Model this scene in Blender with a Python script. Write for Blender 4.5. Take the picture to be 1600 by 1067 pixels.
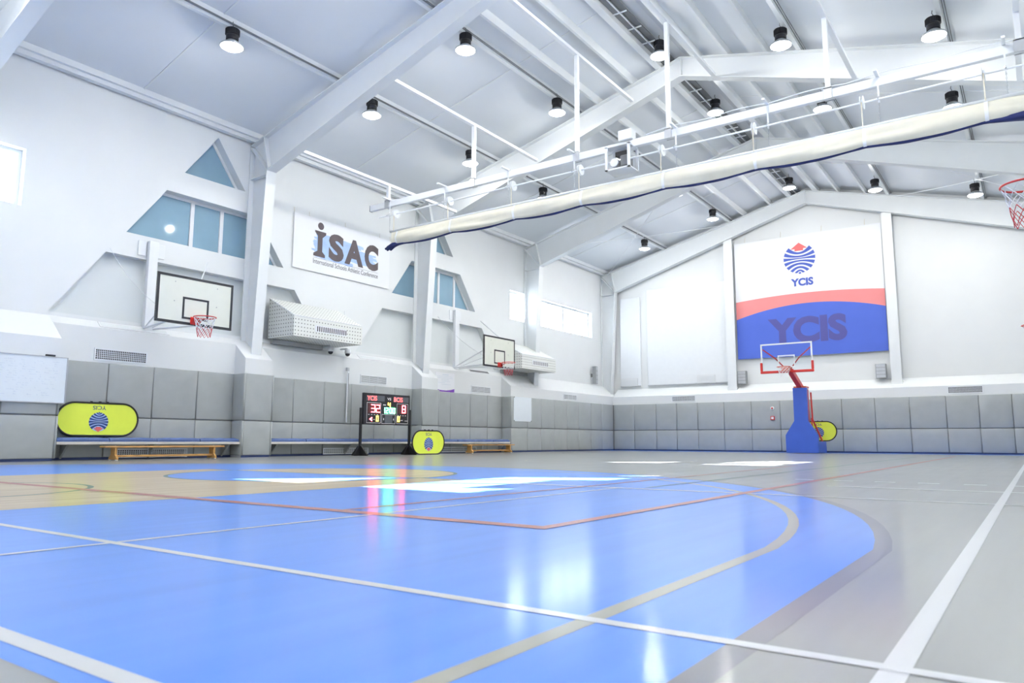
import bpy, math, random
from mathutils import Vector, Matrix
from mathutils.geometry import tessellate_polygon

# ------------------------------------------------------------------ clear
for o in list(bpy.data.objects):
    bpy.data.objects.remove(o, do_unlink=True)
scene = bpy.context.scene
COL = scene.collection
random.seed(7)

# ------------------------------------------------------------------ camera
FPX, YAW, PITCH, ROLL, CAMH = 1154.86, 0.616, 0.133, 0.003, 0.439
cd = bpy.data.cameras.new('camera')
cam = bpy.data.objects.new('camera', cd)
COL.objects.link(cam)
fw = Vector((-math.sin(YAW) * math.cos(PITCH), math.cos(YAW) * math.cos(PITCH), math.sin(PITCH)))
rt = Vector((math.cos(YAW), math.sin(YAW), 0))
up = rt.cross(fw)
r2 = rt * math.cos(ROLL) + up * math.sin(ROLL)
u2 = up * math.cos(ROLL) - rt * math.sin(ROLL)
m = Matrix((r2, u2, -fw)).transposed().to_4x4()
m.translation = Vector((0, 0, CAMH))
cam.matrix_world = m
cd.sensor_width = 36.0
cd.lens = FPX / 1600 * 36.0
cd.clip_start = 0.02
cd.clip_end = 300
cd.dof.use_dof = True
cd.dof.focus_distance = 18.0
cd.dof.aperture_fstop = 5.0
scene.camera = cam

# ------------------------------------------------------------------ world, sun, exposure
world = bpy.data.worlds.new('sky')
scene.world = world
world.use_nodes = True
bg = world.node_tree.nodes['Background']
bg.inputs[0].default_value = (0.86, 0.93, 1.0, 1)
bg.inputs[1].default_value = 8.0
sd = bpy.data.lights.new('sun', 'SUN')
sd.energy = 130.0
sd.angle = 0.009
sd.color = (1.0, 0.97, 0.92)
sun = bpy.data.objects.new('sun', sd)
COL.objects.link(sun)
SUN_DIR = Vector((-1.24, -0.68, -1.0)).normalized()
sun.rotation_euler = SUN_DIR.to_track_quat('-Z', 'Y').to_euler()
sun.location = (20, 20, 20)
scene.view_settings.view_transform = 'Standard'
scene.view_settings.look = 'None'
scene.view_settings.gamma = 1.0
scene.view_settings.exposure = 0.11
LAMP_W = 100.0
LAMP_COL = (1.0, 0.975, 0.93)

# ------------------------------------------------------------------ dimensions (metres)
XW, XR = -16.9, 2.46            # left and right wall planes
YN, YE = -1.7, 31.72            # near and end wall planes
RX = -7.24                      # ridge
XP, XREC = -16.18, -16.63       # pad faces: protruding and recessed
FRAMES = [-1.4, 5.15, 11.7, 18.25, 24.85, 31.42]
def z_raf(x):                   # top of rafters
    return 8.35 + 0.2565 * ((x - XW) if x <= RX else (XR - x) * (RX - XW) / (XR - RX))
def z_roof(x):
    return z_raf(x) + 0.22

# ------------------------------------------------------------------ materials
def mat(name, col, rough=0.5, metal=0.0, emit=None, es=0.0, var=0.04, scale=6.0, bump=0.0, spec=0.5, coat=0.0):
    mt = bpy.data.materials.new(name)
    mt.use_nodes = True
    nt = mt.node_tree
    b = nt.nodes['Principled BSDF']
    b.inputs['Roughness'].default_value = rough
    b.inputs['Metallic'].default_value = metal
    b.inputs['Specular IOR Level'].default_value = spec
    if coat:
        b.inputs['Coat Weight'].default_value = coat
        b.inputs['Coat Roughness'].default_value = rough
    tc = nt.nodes.new('ShaderNodeTexCoord')
    nz = nt.nodes.new('ShaderNodeTexNoise')
    nz.inputs['Scale'].default_value = scale
    nz.inputs['Detail'].default_value = 3
    nt.links.new(tc.outputs['Object'], nz.inputs['Vector'])
    rp = nt.nodes.new('ShaderNodeValToRGB')
    rp.color_ramp.elements[0].position = 0.3
    rp.color_ramp.elements[1].position = 0.7
    rp.color_ramp.elements[0].color = (*[c * (1 - var) for c in col], 1)
    rp.color_ramp.elements[1].color = (*[min(1, c * (1 + var)) for c in col], 1)
    nt.links.new(nz.outputs['Fac'], rp.inputs['Fac'])
    nt.links.new(rp.outputs['Color'], b.inputs['Base Color'])
    if bump:
        bp = nt.nodes.new('ShaderNodeBump')
        bp.inputs['Strength'].default_value = bump
        bp.inputs['Distance'].default_value = 0.01
        nt.links.new(nz.outputs['Fac'], bp.inputs['Height'])
        nt.links.new(bp.outputs['Normal'], b.inputs['Normal'])
    if emit:
        b.inputs['Emission Color'].default_value = (*emit, 1)
        b.inputs['Emission Strength'].default_value = es
    return mt

def glass_mat(name, tint, gloss):
    mt = bpy.data.materials.new(name)
    mt.use_nodes = True
    nt = mt.node_tree
    nt.nodes.remove(nt.nodes['Principled BSDF'])
    t = nt.nodes.new('ShaderNodeBsdfTransparent')
    t.inputs[0].default_value = (*tint, 1)
    g = nt.nodes.new('ShaderNodeBsdfGlossy')
    g.inputs['Roughness'].default_value = 0.03
    mx = nt.nodes.new('ShaderNodeMixShader')
    fr = nt.nodes.new('ShaderNodeFresnel')
    fr.inputs['IOR'].default_value = 1.2 + gloss
    nt.links.new(fr.outputs[0], mx.inputs[0])
    nt.links.new(t.outputs[0], mx.inputs[1])
    nt.links.new(g.outputs[0], mx.inputs[2])
    nt.links.new(mx.outputs[0], nt.nodes['Material Output'].inputs[0])
    return mt

def floor_mat(name, col, rough=0.14, planks=False, var=0.05):
    mt = bpy.data.materials.new(name)
    mt.use_nodes = True
    nt = mt.node_tree
    b = nt.nodes['Principled BSDF']
    tc = nt.nodes.new('ShaderNodeTexCoord')
    mp = nt.nodes.new('ShaderNodeMapping')
    mp.inputs['Scale'].default_value = (9.0, 0.5, 1.0)
    nt.links.new(tc.outputs['Object'], mp.inputs['Vector'])
    nz = nt.nodes.new('ShaderNodeTexNoise')
    nz.inputs['Scale'].default_value = 1.0
    nz.inputs['Detail'].default_value = 4
    nt.links.new(mp.outputs[0], nz.inputs['Vector'])
    rp = nt.nodes.new('ShaderNodeValToRGB')
    v = 0.14 if planks else var
    rp.color_ramp.elements[0].position = 0.3
    rp.color_ramp.elements[1].position = 0.7
    rp.color_ramp.elements[0].color = (*[c * (1 - v) for c in col], 1)
    rp.color_ramp.elements[1].color = (*[min(1, c * (1 + v)) for c in col], 1)
    nt.links.new(nz.outputs['Fac'], rp.inputs['Fac'])
    nt.links.new(rp.outputs['Color'], b.inputs['Base Color'])
    n2 = nt.nodes.new('ShaderNodeTexNoise')
    n2.inputs['Scale'].default_value = 1.7
    n2.inputs['Detail'].default_value = 5
    nt.links.new(tc.outputs['Object'], n2.inputs['Vector'])
    mr = nt.nodes.new('ShaderNodeMapRange')
    mr.inputs['From Min'].default_value = 0.3
    mr.inputs['From Max'].default_value = 0.7
    mr.inputs['To Min'].default_value = rough * 0.94
    mr.inputs['To Max'].default_value = rough * 1.08
    nt.links.new(n2.outputs['Fac'], mr.inputs['Value'])
    nt.links.new(mr.outputs[0], b.inputs['Roughness'])
    b.inputs['Specular IOR Level'].default_value = 0.5
    # second, duller gloss lobe: worn varnish over the sealed paint
    b2 = nt.nodes.new('ShaderNodeBsdfPrincipled')
    b2.inputs['Roughness'].default_value = 0.31
    nt.links.new(rp.outputs['Color'], b2.inputs['Base Color'])
    mx = nt.nodes.new('ShaderNodeMixShader')
    mx.inputs[0].default_value = 0.32
    nt.links.new(b.outputs[0], mx.inputs[1])
    nt.links.new(b2.outputs[0], mx.inputs[2])
    nt.links.new(mx.outputs[0], nt.nodes['Material Output'].inputs[0])
    return mt

def perf_mat(name, col):
    # white sheet with a regular grid of punched dark holes, from the UV map (metres)
    mt = bpy.data.materials.new(name)
    mt.use_nodes = True
    nt = mt.node_tree
    b = nt.nodes['Principled BSDF']
    b.inputs['Roughness'].default_value = 0.5
    uv = nt.nodes.new('ShaderNodeTexCoord')
    sc = nt.nodes.new('ShaderNodeVectorMath'); sc.operation = 'SCALE'
    sc.inputs['Scale'].default_value = 1 / 0.1
    fr = nt.nodes.new('ShaderNodeVectorMath'); fr.operation = 'FRACTION'
    sb = nt.nodes.new('ShaderNodeVectorMath'); sb.operation = 'SUBTRACT'
    sb.inputs[1].default_value = (0.5, 0.5, 0)
    ln = nt.nodes.new('ShaderNodeVectorMath'); ln.operation = 'LENGTH'
    lt = nt.nodes.new('ShaderNodeMath'); lt.operation = 'LESS_THAN'
    lt.inputs[1].default_value = 0.15
    mx = nt.nodes.new('ShaderNodeMix'); mx.data_type = 'RGBA'
    mx.inputs[6].default_value = (*col, 1)
    mx.inputs[7].default_value = (0.03, 0.03, 0.035, 1)
    nt.links.new(uv.outputs['UV'], sc.inputs[0])
    nt.links.new(sc.outputs[0], fr.inputs[0])
    nt.links.new(fr.outputs[0], sb.inputs[0])
    nt.links.new(sb.outputs[0], ln.inputs[0])
    nt.links.new(ln.outputs['Value'], lt.inputs[0])
    nt.links.new(lt.outputs[0], mx.inputs[0])
    nt.links.new(mx.outputs[2], b.inputs['Base Color'])
    return mt

M = dict(
    wall=mat('wall_paint', (0.785, 0.81, 0.82), 0.6, var=0.012, scale=1.2),
    niche=mat('niche_plaster', (0.72, 0.76, 0.77), 0.7, var=0.015, scale=1.5),
    sheet=mat('roof_sheet', (0.76, 0.80, 0.84), 0.5, var=0.02, scale=0.6),
    steel=mat('white_steel', (0.80, 0.83, 0.845), 0.45, var=0.015, scale=2),
    white=mat('white_paint', (0.82, 0.85, 0.88), 0.4, var=0.01),
    trim=mat('window_frame_white', (0.78, 0.80, 0.82), 0.4, var=0.01),
    pad=mat('grey_vinyl', (0.385, 0.41, 0.412), 0.45, var=0.035, scale=3.0, bump=0.12),
    padgap=mat('pad_gap', (0.22, 0.23, 0.235), 0.8),
    skirt=mat('blue_skirting', (0.035, 0.06, 0.18), 0.5),
    black=mat('black_plastic', (0.012, 0.012, 0.016), 0.4, var=0.1),
    blackline=mat('black_tape', (0.02, 0.022, 0.028), 0.5),
    darkgrey=mat('dark_grey', (0.16, 0.17, 0.18), 0.6),
    midgrey=mat('mid_grey', (0.34, 0.36, 0.37), 0.5),
    alu=mat('aluminium', (0.55, 0.57, 0.60), 0.35, 0.6),
    cable=mat('grey_cable', (0.22, 0.23, 0.24), 0.6),
    board=mat('cream_board', (0.72, 0.74, 0.66), 0.45, var=0.012),
    red=mat('red_paint', (0.62, 0.035, 0.03), 0.35),
    orange=mat('orange_rim', (0.72, 0.13, 0.05), 0.35),
    wnet=mat('white_cord', (0.85, 0.86, 0.9), 0.7),
    rnet=mat('red_cord', (0.60, 0.05, 0.07), 0.7),
    bluepad=mat('blue_vinyl_pad', (0.045, 0.12, 0.58), 0.4, var=0.03, scale=3),
    cushion=mat('blue_cushion', (0.085, 0.145, 0.34), 0.55, var=0.08, scale=5, bump=0.2),
    plank=mat('bench_edge', (0.62, 0.60, 0.55), 0.5),
    pine=mat('varnished_pine', (0.56, 0.31, 0.10), 0.35, var=0.12, scale=4),
    yellow=mat('yellow_fabric', (0.80, 0.92, 0.09), 0.6, var=0.015),
    navy=mat('navy_print', (0.02, 0.06, 0.25), 0.6),
    logoblue=mat('blue_print', (0.065, 0.115, 0.50), 0.6, var=0.01),
    logored=mat('red_print', (0.78, 0.16, 0.16), 0.6, var=0.01),
    coral=mat('coral_print', (0.82, 0.27, 0.27), 0.6, var=0.02, scale=2),
    banner=mat('white_banner', (0.84, 0.86, 0.90), 0.6, var=0.008, scale=1.5),
    bblue=mat('banner_blue', (0.075, 0.145, 0.62), 0.6, var=0.03, scale=1.2),
    bletter=mat('banner_dark_letter', (0.085, 0.09, 0.34), 0.6, var=0.03, scale=1.2),
    dark_letter=mat('brown_grey_print', (0.105, 0.085, 0.095), 0.6, var=0.15, scale=3),
    brush=mat('pale_blue_brush', (0.42, 0.58, 0.90), 0.7, var=0.10, scale=5),
    ink=mat('grey_ink', (0.13, 0.13, 0.15), 0.6),
    paleink=mat('faded_marker', (0.62, 0.69, 0.79), 0.6),
    purple=mat('purple_print', (0.20, 0.06, 0.42), 0.6, var=0.3, scale=3),
    wboard=mat('whiteboard', (0.80, 0.86, 0.92), 0.15, var=0.01),
    tint=mat('blue_tinted_glass', (0.25, 0.40, 0.51), 0.05, var=0.06, scale=1.0),
    curtain=mat('cream_canvas', (0.74, 0.72, 0.61), 0.8, var=0.04, scale=4, bump=0.2),
    navycloth=mat('navy_canvas', (0.012, 0.022, 0.12), 0.8, var=0.1),
    rope=mat('rope', (0.75, 0.70, 0.58), 0.8),
    chain=mat('galvanised_chain', (0.50, 0.53, 0.57), 0.4, 0.5),
    lens=mat('lamp_lens', (0.9, 0.9, 0.9), 0.4, emit=(0.92, 0.96, 1.0), es=9.0),
    ledred=mat('led_red', (0.5, 0.02, 0.02), 0.5, emit=(1.0, 0.07, 0.09), es=24.0),
    ledtext=mat('led_red_text', (0.5, 0.03, 0.03), 0.5, emit=(1.0, 0.12, 0.12), es=4.0),
    ledgreen=mat('led_green', (0.05, 0.5, 0.2), 0.5, emit=(0.10, 1.0, 0.40), es=18.0),
    ledyellow=mat('led_yellow', (0.6, 0.45, 0.02), 0.5, emit=(1.0, 0.72, 0.10), es=6.0),
    ledwhite=mat('panel_white_print', (0.85, 0.85, 0.87), 0.5),
    ledoff=mat('led_panel_off', (0.10, 0.11, 0.13), 0.35),
    ledtint=mat('led_panel_red_off', (0.10, 0.025, 0.03), 0.35),
    perf=perf_mat('perforated_sheet', (0.78, 0.80, 0.77)),
    glass=glass_mat('clear_glass', (0.96, 0.98, 1.0), 0.12),
    f_grey=floor_mat('floor_grey', (0.335, 0.345, 0.34)),
    f_blue=floor_mat('floor_blue', (0.12, 0.32, 0.93)),
    f_wood=floor_mat('floor_wood', (0.60, 0.49, 0.33), planks=True),
    f_white=floor_mat('line_white', (0.73, 0.75, 0.77), var=0.01),
    f_tan=floor_mat('line_tan', (0.42, 0.42, 0.36), var=0.03),
    f_dgrey=floor_mat('line_dark_grey', (0.25, 0.25, 0.28), var=0.03),
    f_red=floor_mat('line_red', (0.47, 0.19, 0.18), var=0.03),
    f_green=floor_mat('line_green', (0.12, 0.22, 0.20), var=0.03),
)

# ------------------------------------------------------------------ mesh helpers
LOC = {}                         # world location of every thing's empty
class MB:
    def __init__(s):
        s.v = []; s.f = []; s.uv = []; s.useuv = False
    def add(s, verts, faces, uvs=None):
        n = len(s.v)
        s.v += [tuple(p) for p in verts]
        s.f += [tuple(i + n for i in f) for f in faces]
        if uvs:
            s.useuv = True
            s.uv += uvs
        else:
            s.uv += [[(0, 0)] * len(f) for f in faces]
        return s
    def box(s, x0, x1, y0, y1, z0, z1):
        x0, x1 = min(x0, x1), max(x0, x1); y0, y1 = min(y0, y1), max(y0, y1); z0, z1 = min(z0, z1), max(z0, z1)
        return s.add([(x0, y0, z0), (x1, y0, z0), (x1, y1, z0), (x0, y1, z0), (x0, y0, z1), (x1, y0, z1), (x1, y1, z1), (x0, y1, z1)],
                     [(0, 3, 2, 1), (4, 5, 6, 7), (0, 1, 5, 4), (1, 2, 6, 5), (2, 3, 7, 6), (3, 0, 4, 7)])
    def rbox(s, x0, x1, y0, y1, z0, z1, b=0.01):
        # box with all edges chamfered
        xs, ys, zs = (x0, x1), (y0, y1), (z0, z1)
        sg = (1, -1)
        V = []; idx = {}
        for i in (0, 1):
            for j in (0, 1):
                for k in (0, 1):
                    for a in range(3):
                        p = [xs[i] + sg[i] * b, ys[j] + sg[j] * b, zs[k] + sg[k] * b]
                        p[a] = (xs[i], ys[j], zs[k])[a]
                        idx[(i, j, k, a)] = len(V); V.append(p)
        F = []
        for a in range(3):
            o = [q for q in range(3) if q != a]
            for e in (0, 1):
                def g(p, q, ax=a):
                    t = [0, 0, 0]; t[a] = e; t[o[0]] = p; t[o[1]] = q
                    return idx[(*t, ax)]
                F.append((g(0, 0), g(1, 0), g(1, 1), g(0, 1)))
        for a in range(3):            # edges parallel to axis a
            o = [q for q in range(3) if q != a]
            for p in (0, 1):
                for q in (0, 1):
                    def h(e, ax):
                        t = [0, 0, 0]; t[a] = e; t[o[0]] = p; t[o[1]] = q
                        return idx[(*t, ax)]
                    F.append((h(0, o[0]), h(1, o[0]), h(1, o[1]), h(0, o[1])))
        for i in (0, 1):
            for j in (0, 1):
                for k in (0, 1):
                    F.append((idx[(i, j, k, 0)], idx[(i, j, k, 1)], idx[(i, j, k, 2)]))
        return s.add(V, F)
    def prism(s, poly, axis, a, b):
        # poly: list of 2D points in the two other axes (in order x,y,z without axis)
        def P(p, t):
            q = list(p); q.insert(axis, t); return q
        n = len(poly)
        V = [P(p, a) for p in poly] + [P(p, b) for p in poly]
        F = [(i, (i + 1) % n, (i + 1) % n + n, i + n) for i in range(n)]
        tri = tessellate_polygon([[Vector((p[0], p[1], 0)) for p in poly]])
        F += [tuple(t) for t in tri] + [tuple(i + n for i in reversed(t)) for t in tri]
        return s.add(V, F)
    def tube(s, path, r, n=6, closed=False, cap=True):
        P = [Vector(p) for p in path]
        L = len(P)
        V = []; F = []
        prev = None
        for i in range(L):
            if closed: t = P[(i + 1) % L] - P[i - 1]
            else: t = P[min(i + 1, L - 1)] - P[max(i - 1, 0)]
            t.normalize()
            if prev is None:
                a = Vector((0, 0, 1)) if abs(t.z) < 0.9 else Vector((1, 0, 0))
                e = t.cross(a).normalized()
            else:
                e = (prev - t * prev.dot(t)).normalized()
            prev = e
            g = t.cross(e)
            rr = r[i] if isinstance(r, (list, tuple)) else r
            for k in range(n):
                an = 2 * math.pi * k / n
                V.append(P[i] + (e * math.cos(an) + g * math.sin(an)) * rr)
        for i in range(L if closed else L - 1):
            j = (i + 1) % L
            for k in range(n):
                F.append((i * n + k, i * n + (k + 1) % n, j * n + (k + 1) % n, j * n + k))
        if cap and not closed:
            F.append(tuple(range(n - 1, -1, -1)))
            F.append(tuple((L - 1) * n + k for k in range(n)))
        return s.add(V, F)
    def lathe(s, prof, c=(0, 0, 0), n=24, axis=2):
        V = []; F = []
        for (r, z) in prof:
            for k in range(n):
                a = 2 * math.pi * k / n
                p = [r * math.cos(a), r * math.sin(a)]
                p.insert(axis, z)
                V.append((p[0] + c[0], p[1] + c[1], p[2] + c[2]))
        for i in range(len(prof) - 1):
            for k in range(n):
                F.append((i * n + k, i * n + (k + 1) % n, (i + 1) * n + (k + 1) % n, (i + 1) * n + k))
        F.append(tuple(range(n - 1, -1, -1)))
        F.append(tuple((len(prof) - 1) * n + k for k in range(n)))
        return s.add(V, F)
    def plane_poly(s, poly, fr, off=0.0, holes=()):
        # flat polygon in the frame fr=(origin,u,v,n)
        o, u, v, n = fr
        allp = list(poly)
        for h in holes: allp += list(h)
        tri = tessellate_polygon([[Vector((p[0], p[1], 0)) for p in poly]] + [[Vector((p[0], p[1], 0)) for p in h] for h in holes])
        V = [o + u * p[0] + v * p[1] + n * off for p in allp]
        F = []
        for t in tri:
            a, b, c = [Vector((allp[i][0], allp[i][1])) for i in t]
            ar = (b - a).x * (c - a).y - (b - a).y * (c - a).x
            F.append(tuple(t) if ar > 0 else tuple(reversed(t)))
        return s.add(V, F)
    def solid_poly(s, poly, fr, o0, o1):
        o, u, v, n = fr
        k = len(poly)
        tri = tessellate_polygon([[Vector((p[0], p[1], 0)) for p in poly]])
        V = [o + u * p[0] + v * p[1] + n * o0 for p in poly] + [o + u * p[0] + v * p[1] + n * o1 for p in poly]
        F = [(i, (i + 1) % k, (i + 1) % k + k, i + k) for i in range(k)]
        F += [tuple(t) for t in tri] + [tuple(i + k for i in t) for t in tri]
        return s.add(V, F)
    def pad(s, fr, w, h, t, cushion=0.008):
        o, u, v, n = fr
        rings = [(0.003, 0), (0.003, t * 0.55), (0.009, t * 0.85), (0.026, t), (min(w, h) * 0.3, t + cushion)]
        V = []; F = []
        for (i, d) in rings:
            for (a, b) in ((i, i), (w - i, i), (w - i, h - i), (i, h - i)):
                V.append(o + u * a + v * b + n * d)
        for r in range(len(rings) - 1):
            for k in range(4):
                F.append((r * 4 + k, r * 4 + (k + 1) % 4, (r + 1) * 4 + (k + 1) % 4, (r + 1) * 4 + k))
        q = (len(rings) - 1) * 4
        F.append((q, q + 1, q + 2, q + 3))
        F.append((3, 2, 1, 0))
        return s.add(V, F)
    def build(s, name, material, parent=None, smooth=False, world=True, kind=None):
        me = bpy.data.meshes.new(name)
        off = Vector((0, 0, 0))
        if parent is not None and world:
            off = LOC.get(parent.name, Vector((0, 0, 0)))
        me.from_pydata([tuple(Vector(p) - off) for p in s.v], [], s.f)
        if s.useuv:
            l = me.uv_layers.new(name='UVMap')
            flat = [c for f in s.uv for c in f]
            for i, d in enumerate(l.data):
                d.uv = flat[i]
        if smooth:
            me.polygons.foreach_set('use_smooth', [True] * len(me.polygons))
        me.materials.append(M[material] if isinstance(material, str) else material)
        me.validate()
        me.update()
        ob = bpy.data.objects.new(name, me)
        COL.objects.link(ob)
        if parent is not None:
            ob.parent = parent
            LOC[ob.name] = LOC.get(parent.name, Vector((0, 0, 0)))
        if kind: ob['kind'] = kind
        return ob

def outward(ob):
    import bmesh
    bm = bmesh.new(); bm.from_mesh(ob.data)
    bmesh.ops.recalc_face_normals(bm, faces=bm.faces)
    bm.to_mesh(ob.data); bm.free()
    return ob

def thing(name, label, cat, loc=(0, 0, 0), group=None, rotz=0.0):
    o = bpy.data.objects.new(name, None)
    o.empty_display_size = 0.1
    COL.objects.link(o)
    o.location = loc
    o.rotation_euler = (0, 0, rotz)
    o['label'] = label; o['category'] = cat
    if group: o['group'] = group
    LOC[o.name] = Vector(loc)
    return o
def tag(o, label, cat, group=None):
    o['label'] = label; o['category'] = cat
    if group: o['group'] = group
    return o
def struct(o):
    o['kind'] = 'structure'
    return o
def dup(root, loc, rotz=0.0, label=None):
    r = root.copy(); COL.objects.link(r)
    r.location = loc; r.rotation_euler = (0, 0, rotz)
    if label: r['label'] = label
    for ch in list(root.children):
        c = ch.copy(); COL.objects.link(c); c.parent = r
        for g in list(ch.children):
            d = g.copy(); COL.objects.link(d); d.parent = c
    return r

VX, VY, VZ = Vector((1, 0, 0)), Vector((0, 1, 0)), Vector((0, 0, 1))
def frL(x, y=0.0, z=0.0):   # on the left wall, facing the room
    return (Vector((x, y, z)), VY, VZ, VX)
def frE(y, x=0.0, z=0.0):   # on the end wall, facing the room
    return (Vector((x, y, z)), VX, VZ, -VY)
def frR(x, y=0.0, z=0.0):   # on the right wall, facing the room
    return (Vector((x, y, z)), -VY, VZ, -VX)

_text_cache = {}
def text_geo(txt, bold):
    key = (txt, bold)
    if key not in _text_cache:
        cu = bpy.data.curves.new('lettering', 'FONT')
        cu.body = txt
        cu.size = 1.0
        cu.offset = bold
        cu.resolution_u = 4
        ob = bpy.data.objects.new('lettering', cu)
        COL.objects.link(ob)
        dg = bpy.context.evaluated_depsgraph_get()
        me = bpy.data.meshes.new_from_object(ob.evaluated_get(dg))
        vs = [(p.co.x, p.co.y) for p in me.vertices]
        fs = [tuple(p.vertices) for p in me.polygons]
        bpy.data.objects.remove(ob, do_unlink=True)
        bpy.data.curves.remove(cu)
        bpy.data.meshes.remove(me)
        _text_cache[key] = (vs, fs)
    return _text_cache[key]
def put_text(mb, txt, fr, u0, v0, w, h, off, bold=0.0, flip=False):
    vs, fs = text_geo(txt, bold)
    x0 = min(p[0] for p in vs); x1 = max(p[0] for p in vs)
    y0 = min(p[1] for p in vs); y1 = max(p[1] for p in vs)
    o, u, v, n = fr
    V = []
    for p in vs:
        a = (p[0] - x0) / (x1 - x0); b = (p[1] - y0) / (y1 - y0)
        if flip: a, b = 1 - a, 1 - b
        V.append(o + u * (u0 + a * w) + v * (v0 + b * h) + n * off)
    mb.add(V, fs)
    return mb

def globe_logo(blue, redm, fr, cu, cv, R, off, flip=False):
    o, u, v, n = fr
    s = -1 if flip else 1
    def W(x, y): return o + u * (cu + s * x * R) + v * (cv + s * y * R) + n * off
    # curved stripes: (edge angle top, bottom in degrees, height on the centre line top, bottom)
    for (t0, t1, c0, c1) in ((50, 34, .40, .27), (27, 13, .17, .06), (6, -7, .02, -.05), (-14, -27, -.12, -.22), (-34, -46, -.30, -.43), (-53, -64, -.53, -.66), (-71, -80, -.76, -.87)):
        N = 20; V = []; F = []
        for i in range(N + 1):
            q = -1 + 2 * i / N
            for (th, c) in ((t0, c0), (t1, c1)):
                th = math.radians(th)
                V.append(W(q * math.cos(th), c + (math.sin(th) - c) * q * q))
        for i in range(N): F.append((2 * i, 2 * i + 1, 2 * i + 3, 2 * i + 2))
        blue.add(V, F)
    blue.add([W(0.09 * math.cos(k * math.pi / 6), -0.985 + 0.06 * math.sin(k * math.pi / 6)) for k in range(12)], [tuple(range(12))])
    pts = [(-0.53, 0.64), (-0.27, 0.64), (-0.27, 0.50), (0.27, 0.50), (0.27, 0.64), (0.53, 0.64), (0, 1.04)]
    V = [W(*p) + n * 0.002 for p in pts]
    redm.add(V, [(1, 2, 3, 4), (0, 1, 4, 5), (0, 5, 6)])

# ================================================================== SETTING
# ---- floor and its painted court
floor = struct(MB().box(XW - 0.3, XR + 0.3, YN - 0.3, YE + 0.3, -0.2, 0.0).build('floor', 'f_grey'))
PAINT = 0.5                    # paint layers lie fractions of a millimetre above each other
CX = -7.73
def rect(mb, x0, x1, y0, y1, z):
    z = z * PAINT
    mb.add([(x0, y0, z), (x1, y0, z), (x1, y1, z), (x0, y1, z)], [(0, 1, 2, 3)])
def arc_pts(cx, cy, r, a0, a1, n=64):
    return [(cx + r * math.cos(a0 + (a1 - a0) * i / n), cy + r * math.sin(a0 + (a1 - a0) * i / n)) for i in range(n + 1)]
def zone(hw, R, cy, y0, sgn):     # outline of the three-point zone
    a = math.acos(hw / R)
    p = arc_pts(CX, cy, R, a, math.pi - a)
    p = [(CX + hw, y0)] + p + [(CX - hw, y0)]
    return p if sgn > 0 else [(x, 29.1 - y) for (x, y) in reversed(p)]
def flat(mb, poly, z):
    z = z * PAINT
    mb.plane_poly(poly, (Vector((0, 0, z)), VX, VY, VZ))
def ribbon(mb, pts, w, z):
    z = z * PAINT
    n = len(pts); V = []
    for i in range(n):
        a = Vector(pts[max(i - 1, 0)]); b = Vector(pts[min(i + 1, n - 1)])
        t = (b - a).normalized(); q = Vector((-t.y, t.x)) * w / 2
        c = Vector(pts[i])
        V += [(c.x + q.x, c.y + q.y, z), (c.x - q.x, c.y - q.y, z)]
    mb.add(V, [(2 * i, 2 * i + 1, 2 * i + 3, 2 * i + 2) for i in range(n - 1)])
for sgn, nm in ((1, 'near'), (-1, 'far')):
    if sgn > 0:
        b = MB(); flat(b, zone(7.15, 7.2, 2.55, 0.68, sgn), 0.001); b.build('blue_court_zone', 'f_blue', floor)
    b = MB(); ribbon(b, zone(7.175, 7.225, 2.55, 0.68, sgn), 0.07, 0.0015); b.build('zone_border_line', 'f_dgrey', floor)
    b = MB(); ribbon(b, zone(6.79, 6.82, 2.55, 0.72, sgn), 0.055, 0.002); b.build('three_point_line', 'f_tan', floor)
    def Yc(y): return y if sgn > 0 else 29.1 - y
    # wooden key with the half circle beyond the free-throw line, blue half circle inside
    if sgn < 0: continue
    b = MB()
    flat(b, [(CX - 2.45, Yc(0.72)), (CX + 2.45, Yc(0.72)), (CX + 2.45, Yc(6.53)), (CX - 2.45, Yc(6.53))][::sgn], 0.0025)
    flat(b, [(x, Yc(y)) for x, y in arc_pts(CX, 6.531, 1.8, 0, math.pi, 40)][::sgn], 0.0025)
    b.build('wooden_key_area', 'f_wood', floor)
    b = MB(); flat(b, [(x, Yc(y)) for x, y in arc_pts(CX, 6.50, 1.8, math.pi, 2 * math.pi, 40)][::sgn], 0.0035)
    b.build('blue_half_circle', 'f_blue', floor)
    b = MB(); ribbon(b, [(x, Yc(y)) for x, y in arc_pts(CX, 6.53, 1.8, 0, 2 * math.pi, 80)], 0.05, 0.004)
    ribbon(b, [(CX - 2.45, Yc(6.53)), (CX + 2.45, Yc(6.53))], 0.05, 0.004)
    ribbon(b, [(x, Yc(y)) for x, y in arc_pts(CX, 2.3, 1.25, 0, math.pi, 40)], 0.05, 0.004)
    b.build('free_throw_line', 'f_green', floor)
def line(name, material, *r):
    b = MB(); rect(b, *r); b.build(name, material, floor)
line('court_sideline', 'f_white', -0.287, -0.234, 0.735, 28.4, 0.0025); line('court_sideline', 'f_white', -15.25, -15.2, 0.735, 28.4, 0.004)
line('court_baseline', 'f_white', -15.25, -0.9, 0.735, 0.785, 0.003); line('court_baseline', 'f_white', -15.25, -0.234, 28.35, 28.4, 0.0045)
line('badminton_line', 'f_white', -12.0, 1.2, 1.643, 1.687, 0.0035)
line('badminton_line', 'f_white', -3.278, -3.242, 0.8, 6.31, 0.0045)
line('badminton_line', 'f_white', -4.6, 1.2, 6.30, 6.37, 0.004)
line('badminton_line', 'f_white', -1.75, 1.2, 7.84, 7.92, 0.004)
for k in range(6): line('line_dash', 'f_white', -2.35 + k * 0.42, -2.15 + k * 0.42, 8.98, 9.08, 0.004)
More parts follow.
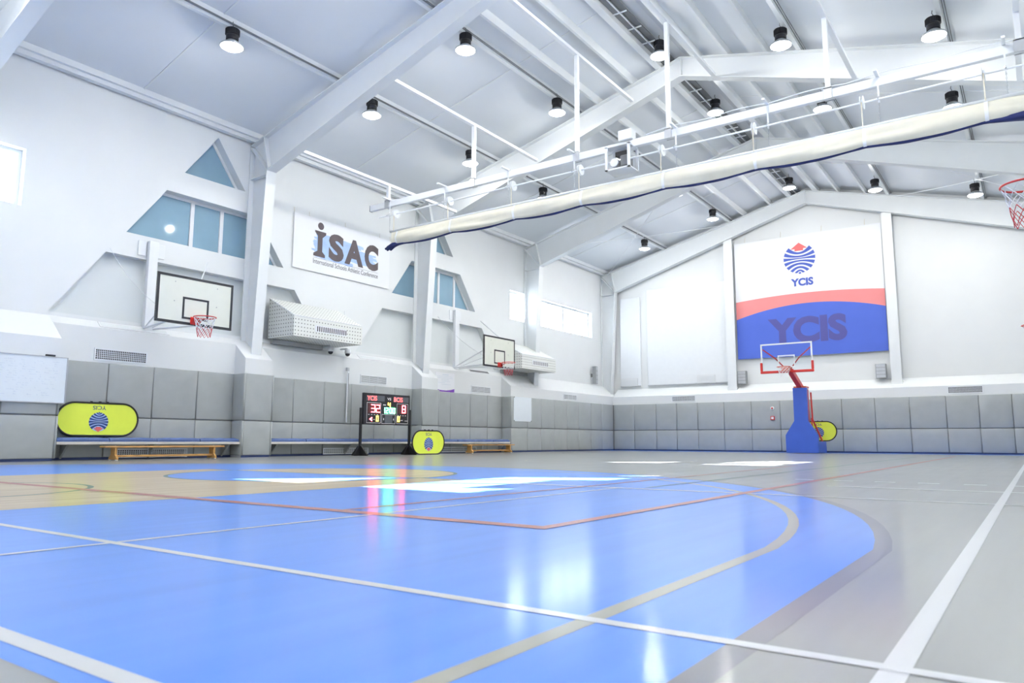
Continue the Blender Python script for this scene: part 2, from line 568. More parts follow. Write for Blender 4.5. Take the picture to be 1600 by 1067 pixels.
line('volleyball_line', 'f_red', -13.4, -2.04, 3.165, 3.275, 0.0055); line('volleyball_line', 'f_red', -2.12, -2.04, 3.275, 25.9, 0.0055)
line('volleyball_line', 'f_red', -13.4, -13.35, 3.25, 25.9, 0.006); line('volleyball_line', 'f_red', -3.63, -3.58, 3.275, 14.0, 0.0055)
line('volleyball_line', 'f_red', -13.4, -2.05, 25.9, 25.95, 0.006)
b = MB(); ribbon(b, [(-3.05, 6.5), (-3.0, 10.0), (-2.95, 14.0), (-2.9, 24.0)], 0.04, 0.0065); b.build('green_court_line', 'f_green', floor)
b = MB(); ribbon(b, arc_pts(CX, 14.56, 1.8, 0, 2 * math.pi, 72), 0.05, 0.004); rect(b, -15.2, -0.25, 14.53, 14.58, 0.004); b.build('centre_circle_line', 'f_tan', floor)

b = MB(); rect(b, -16.2, 1.75, 29.4, 31.12, 0.001); b.build('blue_border_strip', 'f_blue', floor)

# ---- left wall with the stepped gable windows
def hw(z): return (8.24 - z) * 0.725          # half width of the gable motif at height z
def house(yc, mirror=False):
    R1 = [(yc - hw(7.03), 7.03), (yc + hw(7.03), 7.03), (yc, 8.24)]
    R2 = [(yc - hw(5.2), 5.2), (yc + hw(5.2), 5.2), (yc + hw(6.46), 6.46), (yc - hw(6.46), 6.46)]
    R3 = [(yc - hw(3.12), 3.12), (yc + hw(3.12), 3.12), (yc + hw(4.64), 4.64), (yc - hw(4.64), 4.64)]
    return R1, R2, R3
HOUSES = [10.6, 19.28]
W1 = [(-0.4, 5.24), (6.22, 5.24), (6.22, 6.47), (-0.4, 6.47)]
W2 = [(23.72, 5.24), (30.42, 5.24), (30.42, 6.43), (23.72, 6.43)]
def reveal(mb, poly, x, d):
    n = len(poly)
    V = [(x, p[0], p[1]) for p in poly] + [(x + d, p[0], p[1]) for p in poly]
    mb.add(V, [(i, (i + 1) % n, (i + 1) % n + n, i + n) for i in range(n)])
wl = MB()
holes = [W1, W2]
for yc in HOUSES: holes += list(house(yc))
wl.plane_poly([(YN, 0), (YE, 0), (YE, 8.62), (YN, 8.62)], frL(XW), holes=holes)
for h in holes: reveal(wl, h, XW, -0.30)
wall_left = struct(wl.build('wall_left', 'wall'))
for yc in HOUSES:
    R3 = house(yc)[2]
    MB().plane_poly(R3, frL(XW - 0.22)).build('niche_back', 'niche', wall_left)

def sill_z(d): return 2.44 + d * 0.85
SECT = [(YN, 6.93, 0), (6.93, 11.28, 1), (11.28, 12.09, 0), (12.09, 17.88, 1), (17.88, 18.66, 0), (18.66, 22.87, 1), (22.87, YE, 0)]
XB = XP - 0.055; XBR = XREC - 0.055
wb = MB()
for (a, c, rec) in SECT:
    xb = XBR if rec else XB
    wb.prism([(XW - 0.02, 0), (xb, 0), (xb, sill_z(XP - xb)), (XW - 0.02, sill_z(XP - XW))], 1, a, c)
outward(wb.build('wainscot', 'wall', wall_left))

# end wall (gable)
we = MB()
we.plane_poly([(XW, 0), (XR, 0), (XR, z_roof(XR) + 0.1), (RX, z_roof(RX) + 0.1), (XW, z_roof(XW) + 0.1)], frE(YE))
wall_end = struct(we.build('wall_end', 'wall'))
YP = 31.09; YB = YP + 0.055
wb = MB().prism([(YE + 0.02, 0), (YB, 0), (YB, 2.46), (YE + 0.02, 2.86)], 0, XB, XR)
outward(wb.build('wainscot', 'wall', wall_end))

# right wall: the same gable windows, clear glass, sunlight falls through them
wr = MB()
rholes = []
for yc in HOUSES: rholes += [house(yc)[0], house(yc)[1]]
fr_r = (Vector((XR, 0, 0)), -VY, VZ, -VX)
wr.plane_poly([(-YE, 0), (-YN, 0), (-YN, 8.62), (-YE, 8.62)], fr_r, holes=[[(-p[0], p[1]) for p in reversed(h)] for h in rholes])
for h in rholes: reveal(wr, h, XR, 0.30)
wall_right = struct(wr.build('wall_right', 'wall'))
wb = MB()
XPR = XR - 0.72
wb.prism([(XR + 0.02, 0), (XPR + 0.055, 0), (XPR + 0.055, 2.44), (XR + 0.02, 3.05)], 1, YN, YB)
outward(wb.build('wainscot', 'wall', wall_right))
wn = MB().plane_poly([(-XR, 0), (-XW, 0), (-XW, z_roof(XW) + .1), (-RX, z_roof(RX) + .1), (-XR, z_roof(XR) + .1)], (Vector((0, YN, 0)), -VX, VZ, VY))
wall_near = struct(wn.build('wall_near', 'wall'))

# ---- wall pads, one object each
Z0, ZM0, ZM1, Z2 = 0.05, 0.905, 0.92, 2.10
def put_pads(fr_fn, edges, parent):
    for a, c in zip(edges[:-1], edges[1:]):
        for (z0, z1) in ((Z0, ZM0), (ZM1, Z2)):
            o, u, v, n = fr_fn(a, z0)
            MB().pad((o, u, v, n), abs(c - a) - 0.008, z1 - z0, 0.055).build('wall_pad', 'pad', parent, smooth=True)
put_pads(lambda a, z: (Vector((XB, a + 0.006, z)), VY, VZ, VX), [3.92, 4.92, 5.92, 6.93], wall_left)
put_pads(lambda a, z: (Vector((XBR, a + 0.006, z)), VY, VZ, VX), [6.93, 8.12, 9.15, 10.25, 11.28], wall_left)
put_pads(lambda a, z: (Vector((XB, a + 0.006, z)), VY, VZ, VX), [11.28, 12.09], wall_left)
put_pads(lambda a, z: (Vector((XBR, a + 0.006, z)), VY, VZ, VX), [12.09, 13.12, 14.2, 15.23, 16.18, 17.05, 17.88], wall_left)
put_pads(lambda a, z: (Vector((XB, a + 0.006, z)), VY, VZ, VX), [17.88, 18.66], wall_left)
put_pads(lambda a, z: (Vector((XBR, a + 0.006, z)), VY, VZ, VX), [18.66, 19.8, 20.91, 21.93, 22.87], wall_left)
put_pads(lambda a, z: (Vector((XB, a + 0.006, z)), VY, VZ, VX), [22.87, 23.93, 24.93, 25.91, 26.91, 27.88, 28.97, 29.99, 31.08], wall_left)
for y in (11.28, 17.88, 22.87):               # returns of the piers, facing the camera
    for (z0, z1) in ((Z0, ZM0), (ZM1, Z2)):
        MB().pad((Vector((XREC, y - 0.0, z0)), VX, VZ, -VY), XP - XREC, z1 - z0, 0.05, 0.004).build('wall_pad', 'pad', wall_left, smooth=True)
for y in (6.93, 12.09, 18.66):
    for (z0, z1) in ((Z0, ZM0), (ZM1, Z2)):
        MB().pad((Vector((XP, y, z0)), -VX, VZ, VY), XP - XREC, z1 - z0, 0.05, 0.004).build('wall_pad', 'pad', wall_left, smooth=True)
EX = [-16.17, -15.12, -14.04, -13.06, -12.08, -10.91, -9.75, -8.57, -7.4, -6.22, -5.04, -3.86, -2.68, -1.67, -0.68, 0.33, 1.3, XPR]
put_pads(lambda a, z: (Vector((a + 0.006, YB, z)), VX, VZ, -VY), EX, wall_end)
put_pads(lambda a, z: (Vector((XPR + 0.055, -a - 0.006, z)), -VY, VZ, -VX), [-31.08 + k * 1.0 for k in range(26)], wall_right)
# dark skirting under the pads and dark seams behind them
b = MB()
for (a, c, rec) in SECT:
    xb = XBR if rec else XB
    b.box(xb, xb + 0.02, a, c, 0.0, 0.06)
struct(b.build('baseboard_left', 'skirt'))
b = MB()
for (a, c, rec) in SECT:
    xb = XBR if rec else XB
    b.box(xb, xb + 0.012, a, c, 0.06, 2.09)
b.build('pad_backing', 'padgap', wall_left)
struct(MB().box(XB, XPR, YB - 0.02, YB, 0, 0.06).build('baseboard_end', 'skirt'))
MB().box(XB, XPR, YB - 0.012, YB, 0.06, 2.09).build('pad_backing', 'padgap', wall_end)

# ---- ceiling with purlins
rf = MB()
for (xa, xb) in ((XW - 0.1, RX), (RX, XR + 0.1)):
    za, zb = z_roof(xa), z_roof(xb)
    rf.prism([(xa, za), (xb, zb), (xb, zb + 0.12), (xa, za + 0.12)], 1, YN - 0.1, YE + 0.1)
ceiling = struct(outward(rf.build('ceiling', 'sheet')))
PURL = [-13.56, -11.95, -10.46, -9.80, -8.67, -5.95, -4.95, -4.15, -2.6, -1.05]
for x in PURL:
    wide = 0.10 if x in (-13.56, -10.46, -4.15, -1.05) else 0.07
    zt = z_roof(x) + 0.01
    zb_ = z_raf(x)
    if x == -11.95 or x == -2.6: continue
    MB().box(x - wide / 2, x + wide / 2, YN, YE, zb_, zt).build('purlin', 'steel', ceiling)
for s, xw in ((1, XW), (-1, XR)):
    b = MB()
    b.box(xw, xw + s * 0.28, YN, YE, 8.50, 8.66); b.box(xw + s * 0.05, xw + s * 0.20, YN, YE, 8.40, 8.5)
    b.build('eave_beam', 'steel', ceiling)
for x in (-7.24 - 0.62, -7.24 + 0.42):
    MB().box(x - 0.09, x + 0.09, YN, YE, z_raf(x), z_roof(x) + 0.01).build('purlin', 'steel', ceiling)
b = MB()
for x in (-7.68, -7.5):
    MB().box(x - 0.08, x + 0.08, YN, YE, z_roof(x) - 0.14, z_roof(x) - 0.12).build('ridge_vent', 'darkgrey', ceiling)
for k in range(40):
    y = YN + 0.5 + k * 0.82
    MB().box(-7.78, -7.40, y, y + 0.03, z_roof(-7.6) - 0.19, z_roof(-7.6) - 0.165).build('ridge_vent_bar', 'white', ceiling)
MB().box(-7.605, -7.575, YN, YE, z_roof(-7.6) - 0.185, z_roof(-7.6) - 0.16).build('ridge_vent_rail', 'white', ceiling)
for y in (8.42, 14.97, 21.5, 28.1, 1.9):      # sheet joints across the slope
    for (xa, xb) in ((XW + 0.2, RX - 0.6), (RX + 0.5, XR - 0.2)):
        za, zb = z_roof(xa), z_roof(xb)
        MB().prism([(xa, za - 0.02), (xb, zb - 0.02), (xb, zb + 0.01), (xa, za + 0.01)], 1, y, y + 0.035).build('joint_strip', 'steel', ceiling)
for x in (-13.56, -10.46, -4.15, -1.05):      # lighting conduits beside the purlins
    for k in (0.085, 0.125):
        z = z_raf(x) + 0.06
        MB().tube([(x + k, YN, z), (x + k, YE - .3, z)], 0.013, 5).build('conduit', 'cable', ceiling)

# ---- portal frames
ORD = ['behind the camera', 'closest to the camera, cut by the top left corner', 'with the column left of the brush-stroke banner', 'rising right of the brush-stroke banner', 'with the column beside the long high window', 'against the end wall above the padded wall']
for i, y in enumerate(FRAMES):
    t = thing('portal_frame', 'white steel roof frame ' + ORD[i], 'roof frame', (RX, y, 0), 'roof frames')
    fh = 0.15
    for s in (1, -1):
        def X(x): return x if s > 0 else 2 * RX - x
        colx = MB()
        colx.prism([(X(XW + 0.03), 2.5), (X(-16.43), 2.5), (X(-16.15), 7.5), (X(XW + 0.03), 8.3)], 1, y - 0.012, y + 0.012)
        colx.prism([(X(-16.43), 2.5), (X(-16.405), 2.5), (X(-16.125), 7.5), (X(-16.15), 7.5)], 1, y - fh, y + fh)
        colx.prism([(X(XW + 0.01), 2.5), (X(XW + 0.04), 2.5), (X(XW + 0.04), 8.3), (X(XW + 0.01), 8.3)], 1, y - fh, y + fh)
        c = outward(colx.build('column', 'steel', t))
        k = MB()
        k.prism([(X(XW + 0.03), 8.25), (X(-16.15), 7.47), (X(-16.12), 7.50), (X(XW + 0.03), 8.31)], 1, y - fh, y + fh)
        k.prism([(X(-16.36), 8.47), (X(-16.33), 8.47), (X(-16.11), 7.52), (X(-16.14), 7.52)], 1, y - fh + .02, y + fh - .02)
        k.prism([(X(XW + 0.03), 7.38), (X(-16.14), 7.40), (X(-16.14), 7.43), (X(XW + 0.03), 7.41)], 1, y - fh + .02, y + fh - .02)
        outward(k.build('knee_plate', 'steel', c))
        r = MB()
        zt = lambda x: z_raf(x)
        r.prism([(X(XW + 0.03), 8.33), (X(-16.13), 7.52), (X(RX), 10.30), (X(RX), z_raf(RX))], 1, y - 0.012, y + 0.012)
        r.prism([(X(XW + 0.03), 8.325), (X(RX), z_raf(RX) - 0.025), (X(RX), z_raf(RX)), (X(XW + 0.03), 8.35)], 1, y - fh, y + fh)
        r.prism([(X(-16.13), 7.50), (X(RX), 10.275), (X(RX), 10.30), (X(-16.13), 7.525)], 1, y - fh, y + fh)
        rr = outward(r.build('rafter', 'steel', t))
    MB().box(RX - 0.015, RX + 0.015, y - fh + .01, y + fh - .01, 10.29, z_raf(RX) - .02).build('ridge_plate', 'steel', t)

# end wall posts
for (xa, xb, lb) in ((-10.78, -10.40, 'left of the globe logo banner'), (-4.44, -4.08, 'right of the globe logo banner')):
    xm = (xa + xb) / 2
    zt = 7.50 + (min(xm, 2 * RX - xm) + 16.13) * (10.28 - 7.5) / (RX + 16.13)
    t = thing('wall_post', 'white steel post on end wall ' + lb, 'post', (xm, YE - 0.2, 2.6), 'end wall posts')
    b = MB()
    b.box(xa, xb, YE - 0.36, YE - 0.335, 2.6, zt + .02); b.box(xm - 0.01, xm + 0.01, YE - 0.335, YE - 0.02, 2.6, zt + .02)
    b.build('flange', 'steel', t)
    MB().box(xa - .02, xb + .02, YE - 0.37, YE - 0.02, 2.6, 2.75).build('foot_plate', 'steel', t)

# bracing rods in the last bay
def rod(name, label, p, q, sag=0.0):
    pts = [Vector(p).lerp(Vector(q), k / 8) - VZ * (sag * 4 * (k / 8) * (1 - k / 8)) for k in range(9)]
    t = thing(name, label, 'brace rod', p, 'roof bracing rods')
    MB().tube(pts, 0.012, 5).build('rod', 'white', t)
    mid = pts[4]; d = (pts[5] - pts[3]).normalized()
    MB().tube([mid - d * 0.15, mid + d * 0.15], 0.028, 6).build('turnbuckle', 'white', t)
for (x0, x1, lb) in ((-16.4, -10.6, 'left side, sloping up to the ridge'), (-10.6, -16.4, 'left side, sloping down to the eave'), (-3.9, 1.9, 'right side, sloping down to the eave'), (1.9, -3.9, 'right side, sloping up to the ridge')):
    rod('roof_brace', 'thin white roof rod, last bay, ' + lb, (x0, 25.05, z_raf(x0) - 0.1), (x1, 31.2, z_raf(x1) - 0.1), 0.08)

# ---- windows
wn_count = [0]
def window(poly, x, side, mulls, pane_mat, wall_x, frame_w=0.07, label=None):
    # poly in (y,z); x plane of the glazing; side +1 looks to +X
    wn_count[0] += 1
    w = bpy.data.objects.new('window_%d' % wn_count[0], None)
    COL.objects.link(w); struct(w)
    cy = sum(p[0] for p in poly) / len(poly); cz = min(p[1] for p in poly)
    w.location = (x, cy, cz); LOC[w.name] = Vector((x, cy, cz))
    if label: w['label'] = label
    # inset polygon
    n = len(poly)
    ins = []
    for i in range(n):
        p0, p1, p2 = Vector(poly[i - 1]), Vector(poly[i]), Vector(poly[(i + 1) % n])
        d1 = (p1 - p0).normalized(); d2 = (p2 - p1).normalized()
        n1 = Vector((-d1.y, d1.x)); n2 = Vector((-d2.y, d2.x))
        bis = (n1 + n2).normalized()
        ins.append(tuple(p1 + bis * frame_w / max(0.25, bis.dot(n1))))
    f = MB()
    V = []
    for xx in (x, x + side * 0.05):
        V += [(xx, p[0], p[1]) for p in poly] + [(xx, p[0], p[1]) for p in ins]
    F = []
    for i in range(n):
        j = (i + 1) % n
        F += [(i, j, n + j, n + i), (2 * n + i, 2 * n + j, 3 * n + j, 3 * n + i), (n + i, n + j, 3 * n + j, 3 * n + i)]
    f.add(V, F)
    f.build('window_frame', 'trim', w)
    def span(y):   # z range of the poly at y
        zs = []
        for i in range(n):
            a, c = ins[i], ins[(i + 1) % n]
            if (a[0] - y) * (c[0] - y) <= 0 and abs(a[0] - c[0]) > 1e-6:
                zs.append(a[1] + (c[1] - a[1]) * (y - a[0]) / (c[0] - a[0]))
        return min(zs), max(zs)
    for y in mulls:
        z0, z1 = span(y)
        MB().box(x, x + side * 0.06, y - 0.05, y + 0.05, z0 - 0.02, z1 + 0.02).build('mullion', 'trim', w)
    # panes between the mullions
    ys = [min(p[0] for p in ins)] + list(mulls) + [max(p[0] for p in ins)]
    for a, c in zip(ys[:-1], ys[1:]):
        pl = [p for p in ins]
        for (lim, keep) in ((a, 1), (c, -1)):
            out = []
            for i in range(len(pl)):
                p, q = pl[i], pl[(i + 1) % len(pl)]
                ip = (p[0] - lim) * keep >= -1e-9; iq = (q[0] - lim) * keep >= -1e-9
                if ip: out.append(p)
                if ip != iq:
                    s = (lim - p[0]) / (q[0] - p[0]); out.append((lim, p[1] + (q[1] - p[1]) * s))
            pl = out
        MB().solid_poly(pl, (Vector((x + side * 0.015, 0, 0)), VY, VZ, VX), 0, 0.008).build('pane', pane_mat, w)
    return w
for yc, nm in zip(HOUSES, ('left of the brush-stroke banner', 'right of the brush-stroke banner')):
    R1, R2, R3 = house(yc)
    window(R1, XW - 0.30, 1, [], 'tint', XW, label='blue tinted triangular window at gable top ' + nm)
    window(R2, XW - 0.30, 1, [yc - 0.45, yc + 0.38, yc + 1.25], 'tint', XW, label='blue tinted trapezoid window with white mullions ' + nm)
window(W1, XW - 0.25, 1, [1.2, 2.9, 4.55], 'glass', XW, label='bright daylight window strip high on the wall at the left edge')
window(W2, XW - 0.25, 1, [25.4, 26.9, 28.1, 29.2], 'glass', XW, label='bright daylight window strip beside the far corner column')
for yc in HOUSES:
    window(house(yc)[0], XR + 0.22, -1, [], 'glass', XR)
    window(house(yc)[1], XR + 0.22, -1, [yc - 0.45, yc + 0.38, yc + 1.25], 'glass', XR)

# ================================================================== LAMPS
def make_lamp():
    t = thing('high_bay_lamp', 'x', 'ceiling lamp', (0, 0, 0), 'high bay lamps')
    b = MB()
    b.lathe([(0.02, 0.42), (0.135, 0.42), (0.14, 0.40), (0.14, 0.30), (0.12, 0.285), (0.12, 0.27), (0.13, 0.26), (0.13, 0.17), (0.10, 0.16)], n=28)
    hs = b.build('heat_sink', 'black', t, smooth=False, world=False)
    fin = MB()
    for k in range(28):
        a = 2 * math.pi * k / 28
        c, s = math.cos(a), math.sin(a)
        p = Vector((c, s, 0)); q = Vector((-s, c, 0)) * 0.004
        V = []
        for z in (0.29, 0.41):
            for (r, sg) in ((0.135, -1), (0.15, -1), (0.15, 1), (0.135, 1)):
                V.append(p * r + q * sg + VZ * z)
        fin.add(V, [(0, 1, 2, 3), (7, 6, 5, 4), (0, 4, 5, 1), (1, 5, 6, 2), (2, 6, 7, 3)])
    fin.build('fin_ring', 'black', hs, world=False, kind='stuff')
    MB().lathe([(0.10, 0.165), (0.115, 0.15), (0.15, 0.12), (0.20, 0.085), (0.24, 0.055), (0.245, 0.03), (0.235, 0.02)], n=32).build('reflector', 'alu', t, smooth=True, world=False)
    MB().lathe([(0.002, -0.035), (0.10, -0.03), (0.18, -0.012), (0.235, 0.022), (0.236, 0.03), (0.05, 0.03)], n=32).build('lens', 'lens', t, smooth=True, world=False)
    MB().tube([(0, 0, 0.42), (0, 0, 0.47), (0.012, 0, 0.49), (0, 0, 0.52), (-0.012, 0, 0.54), (0, 0, 0.60)], 0.010, 6).build('hook', 'darkgrey', t, world=False)
    ld = bpy.data.lights.new('lamp_light', 'POINT')
    ld.shadow_soft_size = 0.07; ld.energy = LAMP_W; ld.color = LAMP_COL
    # luminous intensity: mostly downward, some light sideways (as a photometric profile)
    ld.use_nodes = True
    nt = ld.node_tree
    em = nt.nodes['Emission']
    tcn = nt.nodes.new('ShaderNodeTexCoord')
    sx = nt.nodes.new('ShaderNodeSeparateXYZ')
    mr = nt.nodes.new('ShaderNodeMapRange')
    mr.inputs['From Min'].default_value = 0.0
    mr.inputs['From Max'].default_value = -1.0
    mr.inputs['To Min'].default_value = 0.48
    mr.inputs['To Max'].default_value = 2.2
    nt.links.new(tcn.outputs['Normal'], sx.inputs[0])
    nt.links.new(sx.outputs['Z'], mr.inputs['Value'])
    nt.links.new(mr.outputs[0], em.inputs['Strength'])
    lo = bpy.data.objects.new('lamp_light', ld)
    COL.objects.link(lo); lo.parent = t; lo.location = (0, 0, -0.075)
    return t
ROWS = [(-13.5, 8.75, 'left wall row'), (-10.4, 9.55, 'second row from left'), (-7.28, 10.27, 'ridge row'), (-4.25, 9.58, 'row right of ridge'), (-1.17, 8.79, 'rightmost row')]
LY = [0.45, 4.55, 8.65, 12.75, 16.85, 20.92, 25.32, 29.1]
VIS = {0: LY[2:], 1: LY[3:], 2: LY[4:], 3: LY[4:], 4: LY[4:]}
WORD = ['closest to the camera', 'second', 'third', 'fourth', 'fifth', 'sixth']
lamp0 = make_lamp(); first = True
for ri, (x, z, rn) in enumerate(ROWS):
    vis = VIS[ri]
    for y in LY:
        if y in vis:
            k = vis.index(y)
            w = WORD[k] if k else WORD[0]
            if y == vis[-1]: w = 'farthest'
            lb = 'round glowing lamp with black top, %s, %s' % (rn, w)
        else:
            lb = 'glowing round lamp with black heat sink above the camera, out of view'
        o = lamp0 if first else dup(lamp0, (x, y, z))
        o.location = (x, y, z); o['label'] = lb
        first = False

# ================================================================== WALL HOOPS
def net(mbw, mbr, c, r0, r1, z0, z1, n=10, sw=0.0055):
    rows = 6
    def P(k, i):
        f = i / rows
        r = r0 + (r1 - r0) * (f ** 0.7)
        a = 2 * math.pi * (k + 0.5 * i) / n
        return Vector((c[0] + r * math.cos(a), c[1] + r * math.sin(a), z0 + (z1 - z0) * f))
    for k in range(n):
        for sg in (0, 1):
            pts = []
            for i in range(rows + 1):
                kk = k if sg == 0 else k - i
                pts.append(P(kk, i))
            mbw.tube(pts[:4], sw, 4, cap=False)
            mbr.tube(pts[3:], sw * 0.8, 4, cap=False)
def make_wall_hoop():
    t = thing('wall_basketball_hoop', 'x', 'basketball hoop', (0, 0, 0), 'wall mounted hoops')
    bx = 2.02
    MB().rbox(bx - 0.03, bx, -0.9, 0.9, 2.9, 3.95, 0.004).build('backboard', 'board', t, world=False)
    b = MB()
    for (y0, y1, z0, z1) in ((-0.9, 0.9, 2.9, 2.955), (-0.9, 0.9, 3.895, 3.95), (-0.9, -0.845, 2.955, 3.895), (0.845, 0.9, 2.955, 3.895)):
        b.box(bx - 0.035, bx + 0.004, y0, y1, z0, z1)
    b.build('border_line', 'blackline', t, world=False)
    b = MB()
    for (y0, y1, z0, z1) in ((-0.31, 0.31, 3.02, 3.065), (-0.31, 0.31, 3.455, 3.50), (-0.31, -0.265, 3.065, 3.455), (0.265, 0.31, 3.065, 3.455)):
        b.box(bx, bx + 0.004, y0, y1, z0, z1)
    b.build('target_square', 'blackline', t, world=False)
    for y in (-0.5, 0.5):
        for z in (3.38, 3.8):
            MB().lathe([(0.012, 0), (0.012, 0.006)], (bx, y, z), 8, 0).build('bolt', 'midgrey', t, world=False)
    rc = (bx + 0.15 + 0.225, 0, 3.05)
    MB().tube([(rc[0] + 0.228 * math.cos(a), 0.228 * math.sin(a), 3.05) for a in [2 * math.pi * k / 40 for k in range(40)]], 0.011, 8, closed=True).build('rim', 'red', t, True, False)
    b = MB(); b.box(bx, bx + 0.012, -0.11, 0.11, 2.92, 3.08); b.box(bx + 0.012, bx + 0.16, -0.09, 0.09, 3.03, 3.05)
    b.prism([(bx + 0.012, 2.93), (bx + 0.15, 3.03), (bx + 0.012, 3.03)], 1, -0.09, -0.08); b.prism([(bx + 0.012, 2.93), (bx + 0.15, 3.03), (bx + 0.012, 3.03)], 1, 0.08, 0.09)
    b.build('rim_bracket', 'red', t, world=False)
    w, r = MB(), MB()
    net(w, r, rc, 0.222, 0.13, 3.035, 2.62)
    nt = w.build('net', 'wnet', t, world=False)
    r.build('net_mesh', 'rnet', nt, world=False)
    MB().rbox(0.02, 0.14, -0.11, 0.11, 2.95, 5.08, 0.008).build('wall_post', 'white', t, world=False)
    for y in (-0.32, 0.13): MB().rbox(0.01, 0.03, y, y + 0.19, 4.72, 5.06, 0.004).build('anchor_plate', 'white', t, world=False)
    for s in (-1, 1):
        b = MB(); b.tube([(0.1, s * 0.1, 3.0), (bx - 0.06, s * 0.45, 3.0)], 0.024, 8); b.build('arm', 'white', t, world=False)
        b = MB(); b.tube([(bx - 0.05, s * 0.45, 2.95), (bx - 0.05, s * 0.45, 3.9)], 0.022, 8); b.build('board_rail', 'white', t, world=False)
        b = MB(); b.tube([(0.1, s * 0.08, 3.02), (bx - 0.06, s * 0.45, 3.6)], 0.016, 6); b.build('brace', 'white', t, world=False)
        if s > 0: MB().tube([(0.06, 1.45, 4.88), (bx - 0.06, 0.12, 3.93)], 0.012, 6).build('tie_rod', 'white', t, world=False)
    b = MB()
    pts = [Vector((0.05, -0.97, 4.72)).lerp(Vector((bx - 0.06, -0.85, 3.25)), k / 20) - VZ * (0.5 * (k / 20) * (1 - k / 20)) for k in range(21)]
    b.tube(pts, 0.007, 5); b.build('chain', 'white', t, world=False)
    return t
h0 = make_wall_hoop()
h0.location = (XW, 9.02, 0); h0['label'] = 'cream backboard with red rim on left wall, near the house-shaped window'
h1 = dup(h0, (XW, 20.29, 0), 0, 'cream backboard with red rim on left wall, farther one beside air conditioner cover')
h2 = dup(h0, (XR + 0.02, 9.0, 0), math.pi, 'red rim and net hanging at the right edge, near the rolled curtain')
h3 = dup(h0, (XR + 0.02, 20.25, 0), math.pi, 'far hoop barely visible at the right edge of the picture')

# ================================================================== PORTABLE HOOP
PX = -7.18
t = thing('portable_basketball_hoop', 'portable basketball hoop with blue padded base and glass backboard', 'basketball hoop', (PX, 28.9, 0))
bx0 = -7.11
b = MB().prism([(bx0 - 0.57, 0.02), (bx0 + 0.57, 0.02), (bx0 + 0.57, 0.66), (bx0 + 0.24, 1.18), (bx0 + 0.24, 2.40), (bx0 - 0.24, 2.40), (bx0 - 0.24, 1.18), (bx0 - 0.57, 0.66)], 1, 28.45, 28.62)
outward(b.build('front_padding', 'bluepad', t))
b = MB(); b.rbox(bx0 - 0.565, bx0 + 0.565, 28.63, 29.75, 0.02, 0.43, 0.02); b.build('base_padding', 'bluepad', t)
b = MB(); b.prism([(28.62, 0.43), (28.95, 0.43), (28.95, 2.36), (28.62, 2.36)], 0, bx0 - 0.2, bx0 + 0.2); outward(b.build('mast', 'red', t))
for s in (-1, 1):
    MB().tube([(bx0 + s * 0.27, 28.97, 2.25), (bx0 + s * 0.27, 29.05, 1.25), (bx0 + s * 0.5, 29.4, 0.45)], 0.03, 8).build('rear_brace', 'red', t)
    MB().tube([(bx0 + s * 0.25, 29.0, 1.3), (bx0 + s * 0.27, 29.0, 0.43)], 0.025, 8).build('rear_strut', 'red', t)
b = MB()
def slant(mb, p, q, w, d):
    p, q = Vector(p), Vector(q); dr = (q - p).normalized(); sx = VX * w / 2; nn = dr.cross(VX).normalized() * d / 2
    V = [p - sx - nn, p + sx - nn, p + sx + nn, p - sx + nn, q - sx - nn, q + sx - nn, q + sx + nn, q - sx + nn]
    mb.add(V, [(0, 3, 2, 1), (4, 5, 6, 7), (0, 1, 5, 4), (1, 2, 6, 5), (2, 3, 7, 6), (3, 0, 4, 7)])
slant(b, (bx0, 28.8, 2.36), (PX + 0.05, 27.44, 2.95), 0.17, 0.17)
b.build('boom', 'red', t)
MB().box(bx0 - .22, bx0 + .22, 28.5, 28.95, 2.40, 2.46).build('mast_cap', 'orange', t)
yb = 27.23; xc = -7.207
MB().box(xc - 0.87, xc + 0.87, yb + 0.0, yb + 0.012, 2.95, 3.92).build('glass_backboard', 'glass', t)
b = MB()
b.box(xc - 0.9, xc + 0.9, yb - 0.012, yb + 0.03, 3.90, 3.95); b.box(xc - 0.9, xc - 0.85, yb - 0.012, yb + 0.03, 3.25, 3.90); b.box(xc + 0.85, xc + 0.9, yb - 0.012, yb + 0.03, 3.25, 3.90)
b.build('board_frame', 'white', t)
b = MB()
for (x0, x1, z0, z1) in ((-0.3, 0.3, 3.06, 3.10), (-0.3, 0.3, 3.47, 3.51), (-0.3, -0.26, 3.10, 3.47), (0.26, 0.3, 3.10, 3.47)):
    b.box(xc + x0, xc + x1, yb - 0.004, yb - 0.001, z0, z1)
b.build('target_square', 'white', t)
b = MB(); b.rbox(xc - 0.93, xc + 0.93, yb - 0.03, yb + 0.05, 2.87, 2.96, 0.015); b.rbox(xc - 0.93, xc - 0.85, yb - 0.03, yb + 0.05, 2.96, 3.27, 0.015); b.rbox(xc + 0.85, xc + 0.93, yb - 0.03, yb + 0.05, 2.96, 3.27, 0.015)
b.build('edge_padding', 'red', t)
for s in (-1, 1):
    MB().tube([(xc + s * 0.06, 27.45, 3.0), (xc + s * 0.42, 27.36, 3.42), (xc + s * 0.84, 27.28, 3.76)], 0.022, 8).build('board_brace', 'red', t)
rc = (xc, yb - 0.375, 3.05)
MB().tube([(rc[0] + 0.228 * math.cos(a), rc[1] + 0.228 * math.sin(a), 3.05) for a in [2 * math.pi * k / 40 for k in range(40)]], 0.013, 8, closed=True).build('rim', 'orange', t, True)
b = MB(); b.box(xc - 0.15, xc + 0.15, yb - 0.16, yb - 0.03, 2.93, 3.06); b.build('rim_bracket', 'orange', t)
w, r = MB(), MB(); net(w, r, rc, 0.222, 0.14, 3.035, 2.68)
nt_ = w.build('net', 'wnet', t); r.build('net_mesh', 'wnet', nt_)

